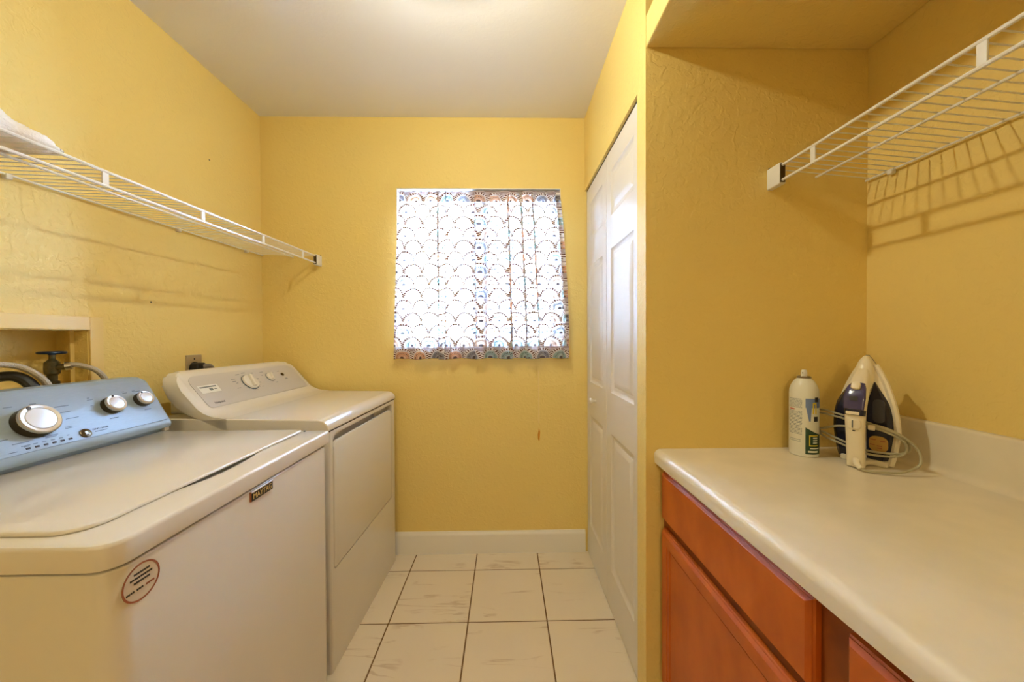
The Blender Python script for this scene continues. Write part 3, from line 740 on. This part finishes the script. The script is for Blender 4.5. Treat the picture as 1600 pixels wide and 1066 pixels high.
# door with a slanted finger edge along its top
prof = [(0.000, dz0+0.001), (0.001, dz0+0.004), (0.001, 0.8175), (-0.002, 0.8235), (-0.008, 0.826), (-0.028, 0.816), (-0.030, dz0)]
ts = [0, 0.003, 0.010, 0.020, 0.030]
L = []
def dring(y, t):
    cut = 0.026*(1-math.sin(math.acos(max(0, 1-t/0.030)))) if t < 0.03 else 0
    lo = 0.010*(1-math.sin(math.acos(max(0, 1-t/0.012)))) if t < 0.012 else 0
    e = 0.002 if t == 0 else 0
    return [Vector((DX+x-e, y, (z-cut if z > 0.7 else z+lo))) for x, z in prof]
for t in ts: L.append(dring(dy0+t, t))
for t in reversed(ts): L.append(dring(dy1-t, t))
rings(dd, L)
dor = obj('door', dd, 'enamel', dr)
obj('finger_recess', B(DX-0.0335, DX-0.030, dy0, dy1-0.004, 0.80, 0.85, 0.001, 1), 'greypanel', dr)
obj('door_latch', B(DX-0.030, DX-0.016, dy0+0.40, dy0+0.42, 0.826, 0.850, 0.001, 1), 'greypanel', dr)
# top panel with rolled front edge
prof = [(DX-0.62, 0.8705)]
prof += [(DX+0.001, 0.8705), (DX+0.0025, 0.874)]
for k in range(9):
    a = PI/2*k/8; prof.append((DX-0.040+0.0425*math.cos(a), 0.876+0.036*math.sin(a)))
prof += [(DX-0.30, 0.915), (DX-0.62, 0.917)]
bm = bm_new(); prism_y(bm, prof, DY, YF+0.001)
tp = obj('top_panel', bm, 'enamel2', dr)
m = tp.modifiers.new('bevel', 'BEVEL'); m.width = 0.004; m.segments = 3; m.limit_method = 'ANGLE'; m.angle_limit = math.radians(60)
obj('top_seam', B(DX-0.60, DX-0.001, DY+0.012, YF-0.003, 0.866, 0.872), 'dark', dr)
# console sweep
fb = Vector((DX-0.452, 0, 0.943)); ft = Vector((DX-0.556, 0, 1.062)); fdd = (ft-fb).normalized(); fn = Vector((fdd.z, 0, -fdd.x))
prof = [(-0.36, 0.9155), (-0.405, 0.9185), (-0.432, 0.927), (-0.452, 0.943), (-0.556, 1.062), (-0.572, 1.0745), (-0.592, 1.079), (-0.604, 1.074), (-0.606, 1.060), (-0.600, 1.035), (-0.580, 0.990), (-0.552, 0.954), (-0.512, 0.925), (-0.460, 0.904), (-0.405, 0.888), (-0.36, 0.874)]
prof = [(DX+x, z) for x, z in prof]
obj('console_shell', loft_end(bm_new(), prof, DY, YF+0.001, 0.065, 1.079, 0.80, 0.022, DX-0.38), 'enamel2', dr)
obj('console_back', B(DX-0.64, DX-0.50, DY+0.08, YF-0.06, 0.917, 0.96, 0.004, 2), 'enamel2', dr)
Mk = frame_m((fb.x+fn.x*0.0008, 0, fb.z+fn.z*0.0008), (0, 1, 0), fdd, fn)
pa = obj('control_panel', slab(bm_new(), DY+0.042, YF-0.030, 0.002, 0.152, 0, 0.0012, (0.012, 0.040, 0.040, 0.016), 0.0006, Mx=Mk), 'greypanel', dr)
def wheel(yc, s, r, dp, a, nm):
    k = bm_new(); lathe(k, [(0, 0.001), (r*1.10, 0.001), (r*1.08, dp*0.35), (0, dp*0.35)], (0, 0, 0), 36, Mx=Mk @ Matrix.Translation((yc, s, 0)))
    b = obj(nm, k, 'ink', pa)
    k = bm_new(); lathe(k, [(0, dp*0.3), (r*1.04, dp*0.3), (r*0.98, dp*0.75), (r*0.86, dp*0.86), (0, dp*0.86)], (0, 0, 0), 36, Mx=Mk @ Matrix.Translation((yc, s, 0)))
    obj('knob_skirt', k, 'enamel2', b)
    k = bm_new(); slab(k, -r*0.92, r*0.92, -r*0.20, r*0.20, dp*0.8, dp*1.7, r*0.16, r*0.1, Mx=Mk @ Matrix.Translation((yc, s, 0)) @ Matrix.Rotation(math.radians(a), 4, 'Z'))
    obj('knob_grip', k, 'enamel2', b)
wheel(DY+0.302, 0.084, 0.036, 0.014, 72, 'cycle_knob')
wheel(DY+0.436, 0.094, 0.0215, 0.011, 60, 'heat_knob')
k = bm_new(); lathe(k, [(0, 0.001), (0.009, 0.001), (0.009, 0.004), (0.006, 0.005), (0, 0.004)], (0, 0, 0), 20, Mx=Mk @ Matrix.Translation((DY+0.525, 0.098, 0)))
obj('start_button', k, 'darkchrome', pa, label='small round dark start button')
leg = bm_new()
for yc, s, w in ((0.232, 0.112, 0.020), (0.228, 0.100, 0.018), (0.236, 0.090, 0.010), (0.226, 0.065, 0.018), (0.27, 0.132, 0.02), (0.305, 0.137, 0.02), (0.35, 0.130, 0.014), (0.356, 0.096, 0.012), (0.352, 0.076, 0.012), (0.352, 0.052, 0.012), (0.408, 0.128, 0.022), (0.398, 0.110, 0.010), (0.474, 0.118, 0.010), (0.515, 0.120, 0.012), (0.53, 0.07, 0.02), (0.53, 0.074, 0.014), (0.45, 0.06, 0.016)):
    slab(leg, DY+yc-w/2, DY+yc+w/2, s-0.0009, s+0.0009, 0.0011, 0.0016, 0.0005, 0, n=1, Mx=Mk)
for q in range(16):
    a = math.radians(110+q*17); slab(leg, DY+0.302+0.043*math.cos(a)-0.001, DY+0.302+0.043*math.cos(a)+0.001, 0.084+0.043*math.sin(a)-0.001, 0.084+0.043*math.sin(a)+0.001, 0.0011, 0.0016, 0.0005, 0, n=1, Mx=Mk)
obj('printed_legend', leg, 'ink', pa, smooth=0)
bm = text_bm('Hotpoint', 0.012, Mk @ Matrix.Translation((DY+0.096, 0.020, 0.0013)), 0.0002, 0.0002); obj('maker_lettering', bm, 'inkdark', pa, smooth=0)
Ms = Mk @ Matrix.Translation((DY+0.100, 0.086, 0.0012))
sk = obj('paper_sticker', slab(bm_new(), -0.042, 0.042, -0.018, 0.018, 0, 0.0004, 0.002, 0, Mx=Ms), 'paper', pa, label='white printed sticker')
bm = bm_new()
for q in range(13): slab(bm, -0.036+q*0.0055, -0.036+q*0.0055+0.0040, 0.006, 0.012, 0.0003, 0.0007, 0.0004, 0, n=1, Mx=Ms)
for q in range(3): slab(bm, -0.002+q*0.005, 0.002+q*0.005, -0.010, 0.002, 0.0003, 0.0007, 0.0004, 0, n=1, Mx=Ms)
slab(bm, 0.018, 0.030, -0.006, -0.003, 0.0003, 0.0007, 0.0004, 0, n=1, Mx=Ms)
obj('sticker_print', bm, 'ink', sk, smooth=0)
dr.rotation_euler = (0, 0, -math.radians(2.05))

# ---------------------------------------------------------------- base cabinet and countertop
CF = 0.497
cab = thing('base_cabinet', 'cherry-stained wooden base cabinet under the cream countertop', 'cabinet', (0.80, 0.25, 0))
YE = -0.62
obj('carcass', B(CF+0.018, XA-0.002, YE, YA-0.002, 0.10, 0.797), 'wooddark', cab)
obj('toe_kick', B(CF+0.07, XA-0.02, YE, YA-0.002, 0.0, 0.10), 'wooddark', cab)
bm = bm_new()
for y0, y1 in ((1.068, YA-0.002), (0.474, 0.560), (-0.10, -0.02), (YE, -0.58)): box(bm, CF, CF+0.018, y0, y1, 0.10, 0.797, 0.0008, 1); obj('face_frame_stile', bm, 'wooddark', cab); bm = bm_new()
bm.free()
bm = bm_new()
for z0, z1 in ((0.10, 0.135), (0.600, 0.650), (0.772, 0.797)): box(bm, CF+0.0004, CF+0.018, YE, YA-0.002, z0, z1, 0.0006, 1); obj('face_frame_rail', bm, 'wooddark', cab); bm = bm_new()
bm.free()
Mcab = frame_m((CF, 0, 0), (0, 1, 0), (0, 0, 1), (-1, 0, 0))
def front(y0, y1, z0, z1, nm, panel):
    t = 0.0195
    L = []
    for ins, d in ((0.0, 0.0005), (0, t-0.010), (0.003, t-0.0075), (0.003, t-0.006), (0.010, t)):
        L.append([Mcab @ Vector((a, b, d)) for a, b in ((y0+ins, z0+ins), (y1-ins, z0+ins), (y1-ins, z1-ins), (y0+ins, z1-ins))])
    if not panel:
        for ins, d in ((0.012, t),): L.append([Mcab @ Vector((a, b, d)) for a, b in ((y0+ins, z0+ins), (y1-ins, z0+ins), (y1-ins, z1-ins), (y0+ins, z1-ins))])
        bm = bm_new(); rings(bm, L); return obj(nm, bm, 'wood', cab, smooth=20)
    st = 0.052
    for ins, d in ((st-0.014, t), (st-0.012, t-0.003), (st-0.006, t-0.004), (st-0.003, t-0.008), (st, t-0.009)):
        L.append([Mcab @ Vector((a, b, d)) for a, b in ((y0+ins, z0+ins), (y1-ins, z0+ins), (y1-ins, z1-ins), (y0+ins, z1-ins))])
    bm = bm_new(); rings(bm, L); d = obj(nm, bm, 'wood', cab, smooth=20)
    obj('door_panel', slab(bm_new(), y0+st+0.001, y1-st-0.001, z0+st+0.001, z1-st-0.001, t-0.009, t-0.0082, 0.0005, 0, n=1, Mx=Mcab), 'wood', d)
    return d
front(0.546, 1.085, 0.634, 0.783, 'drawer', False)
front(0.546, 1.085, 0.125, 0.606, 'cabinet_door', True)
front(-0.045, 0.491, 0.634, 0.776, 'drawer', False)
front(-0.045, 0.491, 0.125, 0.606, 'cabinet_door', True)
front(-0.59, -0.075, 0.634, 0.776, 'drawer', False)
front(-0.59, -0.075, 0.125, 0.606, 'cabinet_door', True)
# countertop with rounded nose, coved into its backsplash
CT = 0.844
prof = [(1.1455, 0.7975), (0.474, 0.7975), (0.468, 0.8005)]
for k in range(9):
    a = PI - PI/2*k/8; prof.append((0.4655+0.020+0.020*math.cos(a), CT-0.020+0.020*math.sin(a)))
prof += [(0.50, CT+0.0006), (0.53, CT)]
for k in range(7):
    a = -PI/2 + PI/2*k/6; prof.append((1.098+0.020*math.cos(a), CT+0.020+0.020*math.sin(a)))
for k in range(7):
    a = PI - PI/2*k/6; prof.append((1.126+0.008+0.008*math.cos(a), 0.967-0.008+0.008*math.sin(a)))
prof += [(1.1455, 0.967)]
bm = bm_new(); prism_y(bm, prof, YE, YA-0.0008)
ctp = obj('countertop', bm, 'counter', smooth=35)
tag(ctp, 'cream laminate countertop with rounded front edge and coved backsplash', 'countertop')

# ---------------------------------------------------------------- spray can
CX, CY, CZ, CR = 0.891, 1.043, CT, 0.0355
can = thing('spray_can', 'white aerosol spray can with dark green label beside the iron', 'spray can', (CX, CY, CZ))
obj('can_body', lathe(bm_new(), [(0, 0.002), (CR-0.003, 0.0), (CR, 0.003), (CR-0.0008, 0.006), (CR, 0.009), (CR, 0.183), (CR-0.001, 0.196), (CR-0.005, 0.209), (CR-0.011, 0.220), (CR-0.018, 0.2275), (0.0160, 0.2295), (0, 0.2295)], (CX, CY, CZ), 48), 'can', can)
obj('rim_ring', lathe(bm_new(), [(0.0125, 0.2285), (0.0172, 0.229), (0.0175, 0.2325), (0.0150, 0.2345), (0.0125, 0.232), (0.0125, 0.2285)], (CX, CY, CZ), 32, cap=False), 'steel', can)
obj('spray_nozzle', lathe(bm_new(), [(0, 0.229), (0.0075, 0.229), (0.0082, 0.240), (0.0072, 0.250), (0.005, 0.2535), (0, 0.254)], (CX, CY, CZ), 20), 'plastic', can)
vd = math.degrees(math.atan2(-CY, -CX))
a = math.radians(vd-22); obj('nozzle_hole', lathe(bm_new(), [(0, 0), (0.0016, 0), (0.0016, 0.0006), (0, 0.0006)], n=8, Mx=frame_m((CX+0.0078*math.cos(a), CY+0.0078*math.sin(a), CZ+0.2445), (-math.sin(a), math.cos(a), 0), (0, 0, 1), (math.cos(a), math.sin(a), 0))), 'inkdark', can)
def cpatch(bm, a0, a1, z0, z1, lift=0.0003, n=None, slope=0.0):
    n = n or max(2, int(abs(a1-a0)/5)); vv = []
    for i in range(n+1):
        t = i/n; a = math.radians(vd + a0+(a1-a0)*t); r = CR+lift
        vv.append([(CX+q*math.cos(a), CY+q*math.sin(a), CZ+z+(slope*math.sin(t*PI/2) if top else 0)) for q, z, top in ((r, z0, 0), (r, z1, 1), (CR-0.0004, z1, 1), (CR-0.0004, z0, 0))])
    rings(bm, [[Vector(p) for p in L] for L in vv]); return bm
g = obj('green_label', cpatch(bm_new(), 6, 95, 0.010, 0.088, 0.0003, None, -0.022), 'cangreen', can, label='dark green label panel')
obj('blue_label', cpatch(bm_new(), 6, 95, 0.145, 0.172, 0.0003, None, 0.0), 'canblue', can)
bm = bm_new()
for q in range(7): cpatch(bm, 9+q*1.6, 24-q*0.6+6, 0.145-0.0055*(q+1), 0.145-0.0055*q, 0.0003, 4)
obj('blue_point', bm, 'canblue', can)
bm = bm_new(); cpatch(bm, 34, 40, 0.128, 0.160, 0.0006, 3); cpatch(bm, 46, 52, 0.128, 0.160, 0.0006, 3); cpatch(bm, 38, 48, 0.156, 0.161, 0.0006, 3)
obj('yellow_lettering', bm, 'yellow', can)
bm = bm_new(); cpatch(bm, 44, 62, 0.162, 0.176, 0.0006, 3); cpatch(bm, 40, 60, 0.106, 0.120, 0.0006, 3); obj('black_lettering', bm, 'inkdark', can)
bm = bm_new()
for a0, a1, z0, z1 in ((20, 24, 0.034, 0.066), (20, 62, 0.034, 0.037), (20, 62, 0.063, 0.066)): cpatch(bm, a0, a1, z0, z1, 0.0006, 6)
obj('yellow_frame', bm, 'yellow', g)
bm = bm_new()
for z in (0.042, 0.049, 0.056): cpatch(bm, 36, 58, z, z+0.0035, 0.0006, 5)
for z, a0, a1 in ((0.026, 24, 70), (0.0155, 16, 60)): cpatch(bm, a0, a1, z, z+0.0030 if z > 0.02 else z+0.005, 0.0006, 5)
obj('label_lettering', bm, 'can', g)
bm = bm_new(); rr = random.Random(3)
for i in range(26):
    z = 0.066+i*0.0041
    if 17 <= i <= 18: continue
    aa = -68
    while aa < -8:
        w = rr.uniform(5, 13); cpatch(bm, aa, min(aa+w, -6), z, z+0.0013, 0.0002, 2); aa += w+1.6
for z in (0.044, 0.049): cpatch(bm, -66, -12, z, z+0.0012, 0.0002, 5)
obj('small_print', bm, 'ink', can, smooth=0)
bm = bm_new(); cpatch(bm, -62, -36, 0.1365, 0.1395, 0.0004, 4); obj('red_print', bm, 'red', can, smooth=0)

# ---------------------------------------------------------------- iron (built in its own frame, then placed)
ir = thing('steam_iron', 'white and navy steam iron standing on its heel in the counter corner', 'iron', (0, 0, 0))
def outline(k):       # half width against height for the sole outline
    pts = ((0.0, 0.050), (0.010, 0.0535), (0.05, 0.060), (0.09, 0.0645), (0.13, 0.0630), (0.17, 0.0560), (0.21, 0.0450), (0.245, 0.0320), (0.27, 0.0195), (0.288, 0.0095), (0.298, 0.0035))
    for (z0, w0), (z1, w1) in zip(pts, pts[1:]):
        if k <= z1: f = (k-z0)/(z1-z0); return w0+(w1-w0)*f
    return 0.001
ZL = [0.0, 0.004, 0.02, 0.04, 0.065, 0.09, 0.115, 0.14, 0.165, 0.19, 0.215, 0.235, 0.255, 0.272, 0.285, 0.294, 0.298]
def shell(y0, y1, sc0, sc1, zoff=0.0, zmax=0.298, bulge=0.0):
    """slices along height; each slice is a rounded section between y0 (sole side) and y1 (handle side)"""
    L = []
    for z in ZL:
        z = min(z, zmax); w = outline(z); t = z/0.298
        yy1 = y1*(1-0.55*max(0, t-0.55)/0.45)
        sec = []
        for x, y in ((-sc0, y0), (-sc0, y0*0.6+yy1*0.4), (-sc1*1.03, yy1*0.80+y0*0.2), (-sc1*0.72, yy1), (0, yy1-bulge), (sc1*0.72, yy1), (sc1*1.03, yy1*0.80+y0*0.2), (sc0, y0*0.6+yy1*0.4), (sc0, y0)):
            sec.append(Vector((x*w, y, z+zoff)))
        L.append(sec)
    return L
# axes: x right as seen, y away from the viewer (towards the sole), z up; sole at y=0, handle at y=-0.11
bm = bm_new(); L = [[Vector((x*outline(z)*1.03, y, z*1.006)) for x, y in ((-1, 0), (1, 0), (1, -0.003), (-1, -0.003))] for z in ZL]
rings(bm, L); obj('soleplate', bm, 'steel', ir)
bm = bm_new(); rings(bm, shell(-0.0032, -0.040, 1.0, 0.93, bulge=0.003)); obj('housing', bm, 'cream', ir, smooth=50)
# dark water tank panels either side of the spine
def side_panel(sx, xin, zlo, zhi, dz):
    bm = bm_new(); L = []
    n = 14
    for i in range(n+1):
        z = zlo+(zhi-zlo)*i/n; w = outline(z)
        e = math.sin(min(1, (i+1.4)/1.8)*PI/2)*math.sin(min(1, (n-i+0.2)/5.0)*PI/2)
        xo = (w-dz)*sx; xi = xin*sx
        c = (xo+xi)/2; hw = abs(xo-xi)/2*e
        ytop = -0.040*(1-0.55*max(0, z/0.298-0.55)/0.45)
        a = [(c-hw*sx, ytop-0.0075), (c+hw*0.55*sx, ytop-0.0070), (c+hw*0.9*sx, ytop*0.80-0.0055), (c+hw*1.0*sx, ytop*0.62-0.002), (c+hw*0.9*sx, -0.012), (c-hw*sx, -0.012)]
        L.append([Vector((x, y, z)) for x, y in a])
    rings(bm, L); return bm
obj('water_tank', side_panel(1, 0.008, 0.016, 0.226, 0.004), 'navy', ir, smooth=45)
obj('water_tank', side_panel(-1, 0.008, 0.010, 0.226, -0.003), 'navy', ir, smooth=45)
obj('tank_window', slab(bm_new(), 0.020, 0.044, 0.118, 0.182, 0, 0.0022, 0.011, 0.001, Mx=frame_m((0, -0.0475, 0), (1, 0, 0), (0, 0, 1), (0, -1, 0))), 'irongrey', ir)
obj('amber_label', slab(bm_new(), 0.013, 0.050, 0.040, 0.082, 0, 0.0022, 0.014, 0.001, Mx=frame_m((0, -0.0470, 0), (1, 0, 0), (0, 0, 1), (0, -1, 0))), 'amber', ir, label='amber label')
bm = bm_new()
for x, z in ((0.022, 0.072), (0.040, 0.070), (0.020, 0.058), (0.034, 0.056), (0.034, 0.050)): slab(bm, x-0.005, x+0.005, z-0.0012, z+0.0012, 0.002, 0.0028, 0.0005, 0, n=1, Mx=frame_m((0, -0.0470, 0), (1, 0, 0), (0, 0, 1), (0, -1, 0)))
obj('label_print', bm, 'inkbrown', ir, smooth=0)
# white rim that runs round the right side and heel
bm = bm_new()
tube(bm, [(outline(z)*0.985+0.0005, -0.030*(1-0.55*max(0, z/0.298-0.55)/0.45), z) for z in ZL[1:-3]], 0.0075, 8, 3); obj('side_rim', bm, 'cream', ir)
bm = bm_new(); box(bm, -0.046, 0.050, -0.052, -0.004, 0.0, 0.016, 0.005, 2); obj('heel_rest', bm, 'cream', ir)
# nose cone
bm = bm_new(); tube(bm, [(0, -0.020, 0.297), (0, -0.024, 0.283), (0, -0.030, 0.262), (0, -0.036, 0.235), (-0.002, -0.042, 0.21)], [0.004, 0.013, 0.019, 0.022, 0.018], 16, 4); obj('nose_cone', bm, 'cream', ir)
# handle: a bar from the heel up to the nose
def bar(pts, ws, ds):
    P = catmull(pts, 5); n = len(P); L = []
    for i, p in enumerate(P):
        f = i/(n-1)*(len(ws)-1); a = int(f); b = min(a+1, len(ws)-1); w = ws[a]*(1-f+a)+ws[b]*(f-a); d = ds[a]*(1-f+a)+ds[b]*(f-a)
        t = (P[min(i+1, n-1)]-P[max(i-1, 0)]).normalized(); nn = Vector((1, 0, 0)); m = t.cross(nn).normalized()
        L.append([p + nn*(w*math.copysign(abs(math.cos(q))**0.7, math.cos(q))) + m*(d*math.copysign(abs(math.sin(q))**0.7, math.sin(q))) for q in [2*PI*k/20 for k in range(20)]])
    bm = bm_new(); rings(bm, L); return bm
hd = obj('handle', bar([(0, -0.104, 0.004), (0, -0.106, 0.04), (-0.001, -0.106, 0.09), (-0.002, -0.104, 0.135), (-0.002, -0.096, 0.165)], [0.0185, 0.0185, 0.0190, 0.0205, 0.0210], [0.011, 0.012, 0.013, 0.015, 0.017]), 'cream', ir, smooth=50)
obj('heel_bridge', bar([(0, -0.098, 0.012), (0, -0.07, 0.010), (0, -0.045, 0.010)], [0.0155, 0.020, 0.034], [0.010, 0.008, 0.007]), 'cream', ir, smooth=50)
obj('handle_neck', bar([(-0.002, -0.094, 0.150), (-0.002, -0.080, 0.195), (-0.001, -0.058, 0.232), (0, -0.036, 0.262)], [0.019, 0.021, 0.019, 0.011], [0.015, 0.020, 0.018, 0.010]), 'cream', ir, smooth=50)
Mh = frame_m((-0.002, -0.1125, 0.150), (1, 0, 0), (0, 0.31, 0.95), (0, -0.95, 0.31))
obj('control_cover', bar([(-0.0025, -0.1165, 0.158), (-0.0025, -0.109, 0.188), (-0.002, -0.095, 0.212), (-0.001, -0.082, 0.224)], [0.0205, 0.0225, 0.0195, 0.0140], [0.0045, 0.0060, 0.0060, 0.0040]), 'purple', hd, smooth=50)
obj('steam_button', slab(bm_new(), -0.0095, 0.0095, -0.010, 0.012, 0, 0.010, 0.007, 0.003, Mx=frame_m((-0.002, -0.096, 0.216), (1, 0, 0), (0, 0.5, 0.87), (0, -0.87, 0.5))), 'cream', hd)
obj('display_window', slab(bm_new(), -0.008, 0.008, -0.006, 0.006, 0, 0.0015, 0.002, 0.0005, Mx=frame_m((-0.0025, -0.1165, 0.187), (1, 0, 0), (0, 0.31, 0.95), (0, -0.95, 0.31))), 'irongrey', hd)
obj('dark_band', bar([(-0.002, -0.1065, 0.140), (-0.002, -0.1035, 0.155)], [0.0205, 0.0210], [0.0165, 0.0175]), 'navy', hd, smooth=50)
obj('white_strip', slab(bm_new(), -0.0150, 0.0120, -0.0042, 0.0042, 0, 0.002, 0.002, 0.0008, Mx=frame_m((-0.002, -0.1215, 0.148), (1, 0, 0), (0, 0.2, 0.98), (0, -0.98, 0.2))), 'cream', hd)
dl = bm_new(); slab(dl, -0.014, 0.014, -0.013, 0.013, 0, 0.006, 0.008, 0.003, Mx=frame_m((-0.001, -0.1175, 0.119), (1, 0, 0), (0, 0.03, 1), (0, -1, 0.03))); do = obj('steam_dial', dl, 'cream', hd)
obj('dial_slot', slab(bm_new(), -0.0012, 0.0012, -0.011, 0.009, 0, 0.0010, 0.0005, 0, Mx=frame_m((-0.003, -0.1236, 0.120), (1, 0, 0), (0, 0.03, 1), (0, -1, 0.03))), 'ink', do)
obj('dial_pointer', slab(bm_new(), -0.003, 0.003, -0.0015, 0.0015, 0, 0.0010, 0.0008, 0, Mx=frame_m((-0.001, -0.1185, 0.101), (1, 0, 0), (0, 0.03, 1), (0, -1, 0.03))), 'inkdark', hd)
# cord: strain relief from the heel, looped several times round the body
obj('strain_relief', tube(bm_new(), [(0.002, -0.112, 0.022), (0.006, -0.122, 0.014), (0.016, -0.130, 0.006)], [0.009, 0.0075, 0.006], 12, 5), 'cream', ir)
cd = bm_new()
tube(cd, [(0.014, -0.129, 0.006), (0.026, -0.134, 0.0045), (0.050, -0.122, 0.0055), (0.085, -0.090, 0.010), (0.108, -0.060, 0.030), (0.104, -0.050, 0.062), (0.082, -0.058, 0.090), (0.050, -0.066, 0.106), (0.024, -0.070, 0.112)], 0.0030, 8, 8)
tube(cd, [(0.022, -0.070, 0.108), (0.050, -0.066, 0.100), (0.078, -0.054, 0.082), (0.083, -0.046, 0.056), (0.070, -0.056, 0.040), (0.035, -0.068, 0.034), (0.0, -0.072, 0.036), (-0.04, -0.068, 0.048), (-0.085, -0.055, 0.060), (-0.105, -0.03, 0.075)], 0.0030, 8, 8)
tube(cd, [(0.022, -0.069, 0.116), (0.052, -0.062, 0.108), (0.080, -0.048, 0.088), (0.088, -0.040, 0.060), (0.074, -0.050, 0.046), (0.035, -0.064, 0.042), (0.0, -0.068, 0.044), (-0.04, -0.062, 0.056), (-0.088, -0.048, 0.070)], 0.0030, 8, 8)
tube(cd, [(0.022, -0.068, 0.110), (-0.01, -0.070, 0.116), (-0.05, -0.062, 0.122), (-0.095, -0.045, 0.124), (-0.120, -0.015, 0.105), (-0.118, -0.01, 0.085), (-0.09, -0.045, 0.066)], 0.0030, 8, 8)
tube(cd, [(0.022, -0.066, 0.116), (-0.01, -0.068, 0.124), (-0.05, -0.060, 0.131), (-0.09, -0.042, 0.134), (-0.112, -0.01, 0.120), (-0.115, -0.01, 0.095), (-0.095, -0.045, 0.078), (-0.05, -0.06, 0.095), (0.0, -0.07, 0.104)], 0.0030, 8, 8)
obj('power_cord', cd, 'ironcord', ir)
obj('cord_tie', tube(bm_new(), [(0.018, -0.076, 0.108), (0.030, -0.076, 0.108)], 0.0072, 10), 'cream', ir)
ir.location = (1.030, 0.990, CT); ir.rotation_euler = (0, 0, -math.radians(58))

# ---------------------------------------------------------------- ceiling lamp (just above the frame)
lp = thing('ceiling_lamp', 'round frosted glass ceiling lamp on a white base above the washer aisle', 'ceiling lamp', (LAMP_LOC[0], LAMP_LOC[1], H))
obj('lamp_base_baffle', lathe(bm_new(), [(0, -0.0), (0.05, -0.0), (0.15, -0.062), (0.147, -0.065), (0.05, -0.03), (0, -0.03)], (LAMP_LOC[0], LAMP_LOC[1], H), 32), 'white', lp)  # unseen wide pan, shaped to dim the ceiling around the bulb
obj('lamp_holder', lathe(bm_new(), [(0, -0.03), (0.018, -0.03), (0.016, -0.085), (0, -0.085)], (LAMP_LOC[0], LAMP_LOC[1], H), 20), 'white', lp)
obj('bulb', lathe(bm_new(), [(0, -0.124), (0.011, -0.123), (0.019, -0.119), (0.022, -0.113), (0.019, -0.107), (0.012, -0.102), (0.010, -0.092), (0, -0.092)], (LAMP_LOC[0], LAMP_LOC[1], H), 24), 'glassdome', lp)
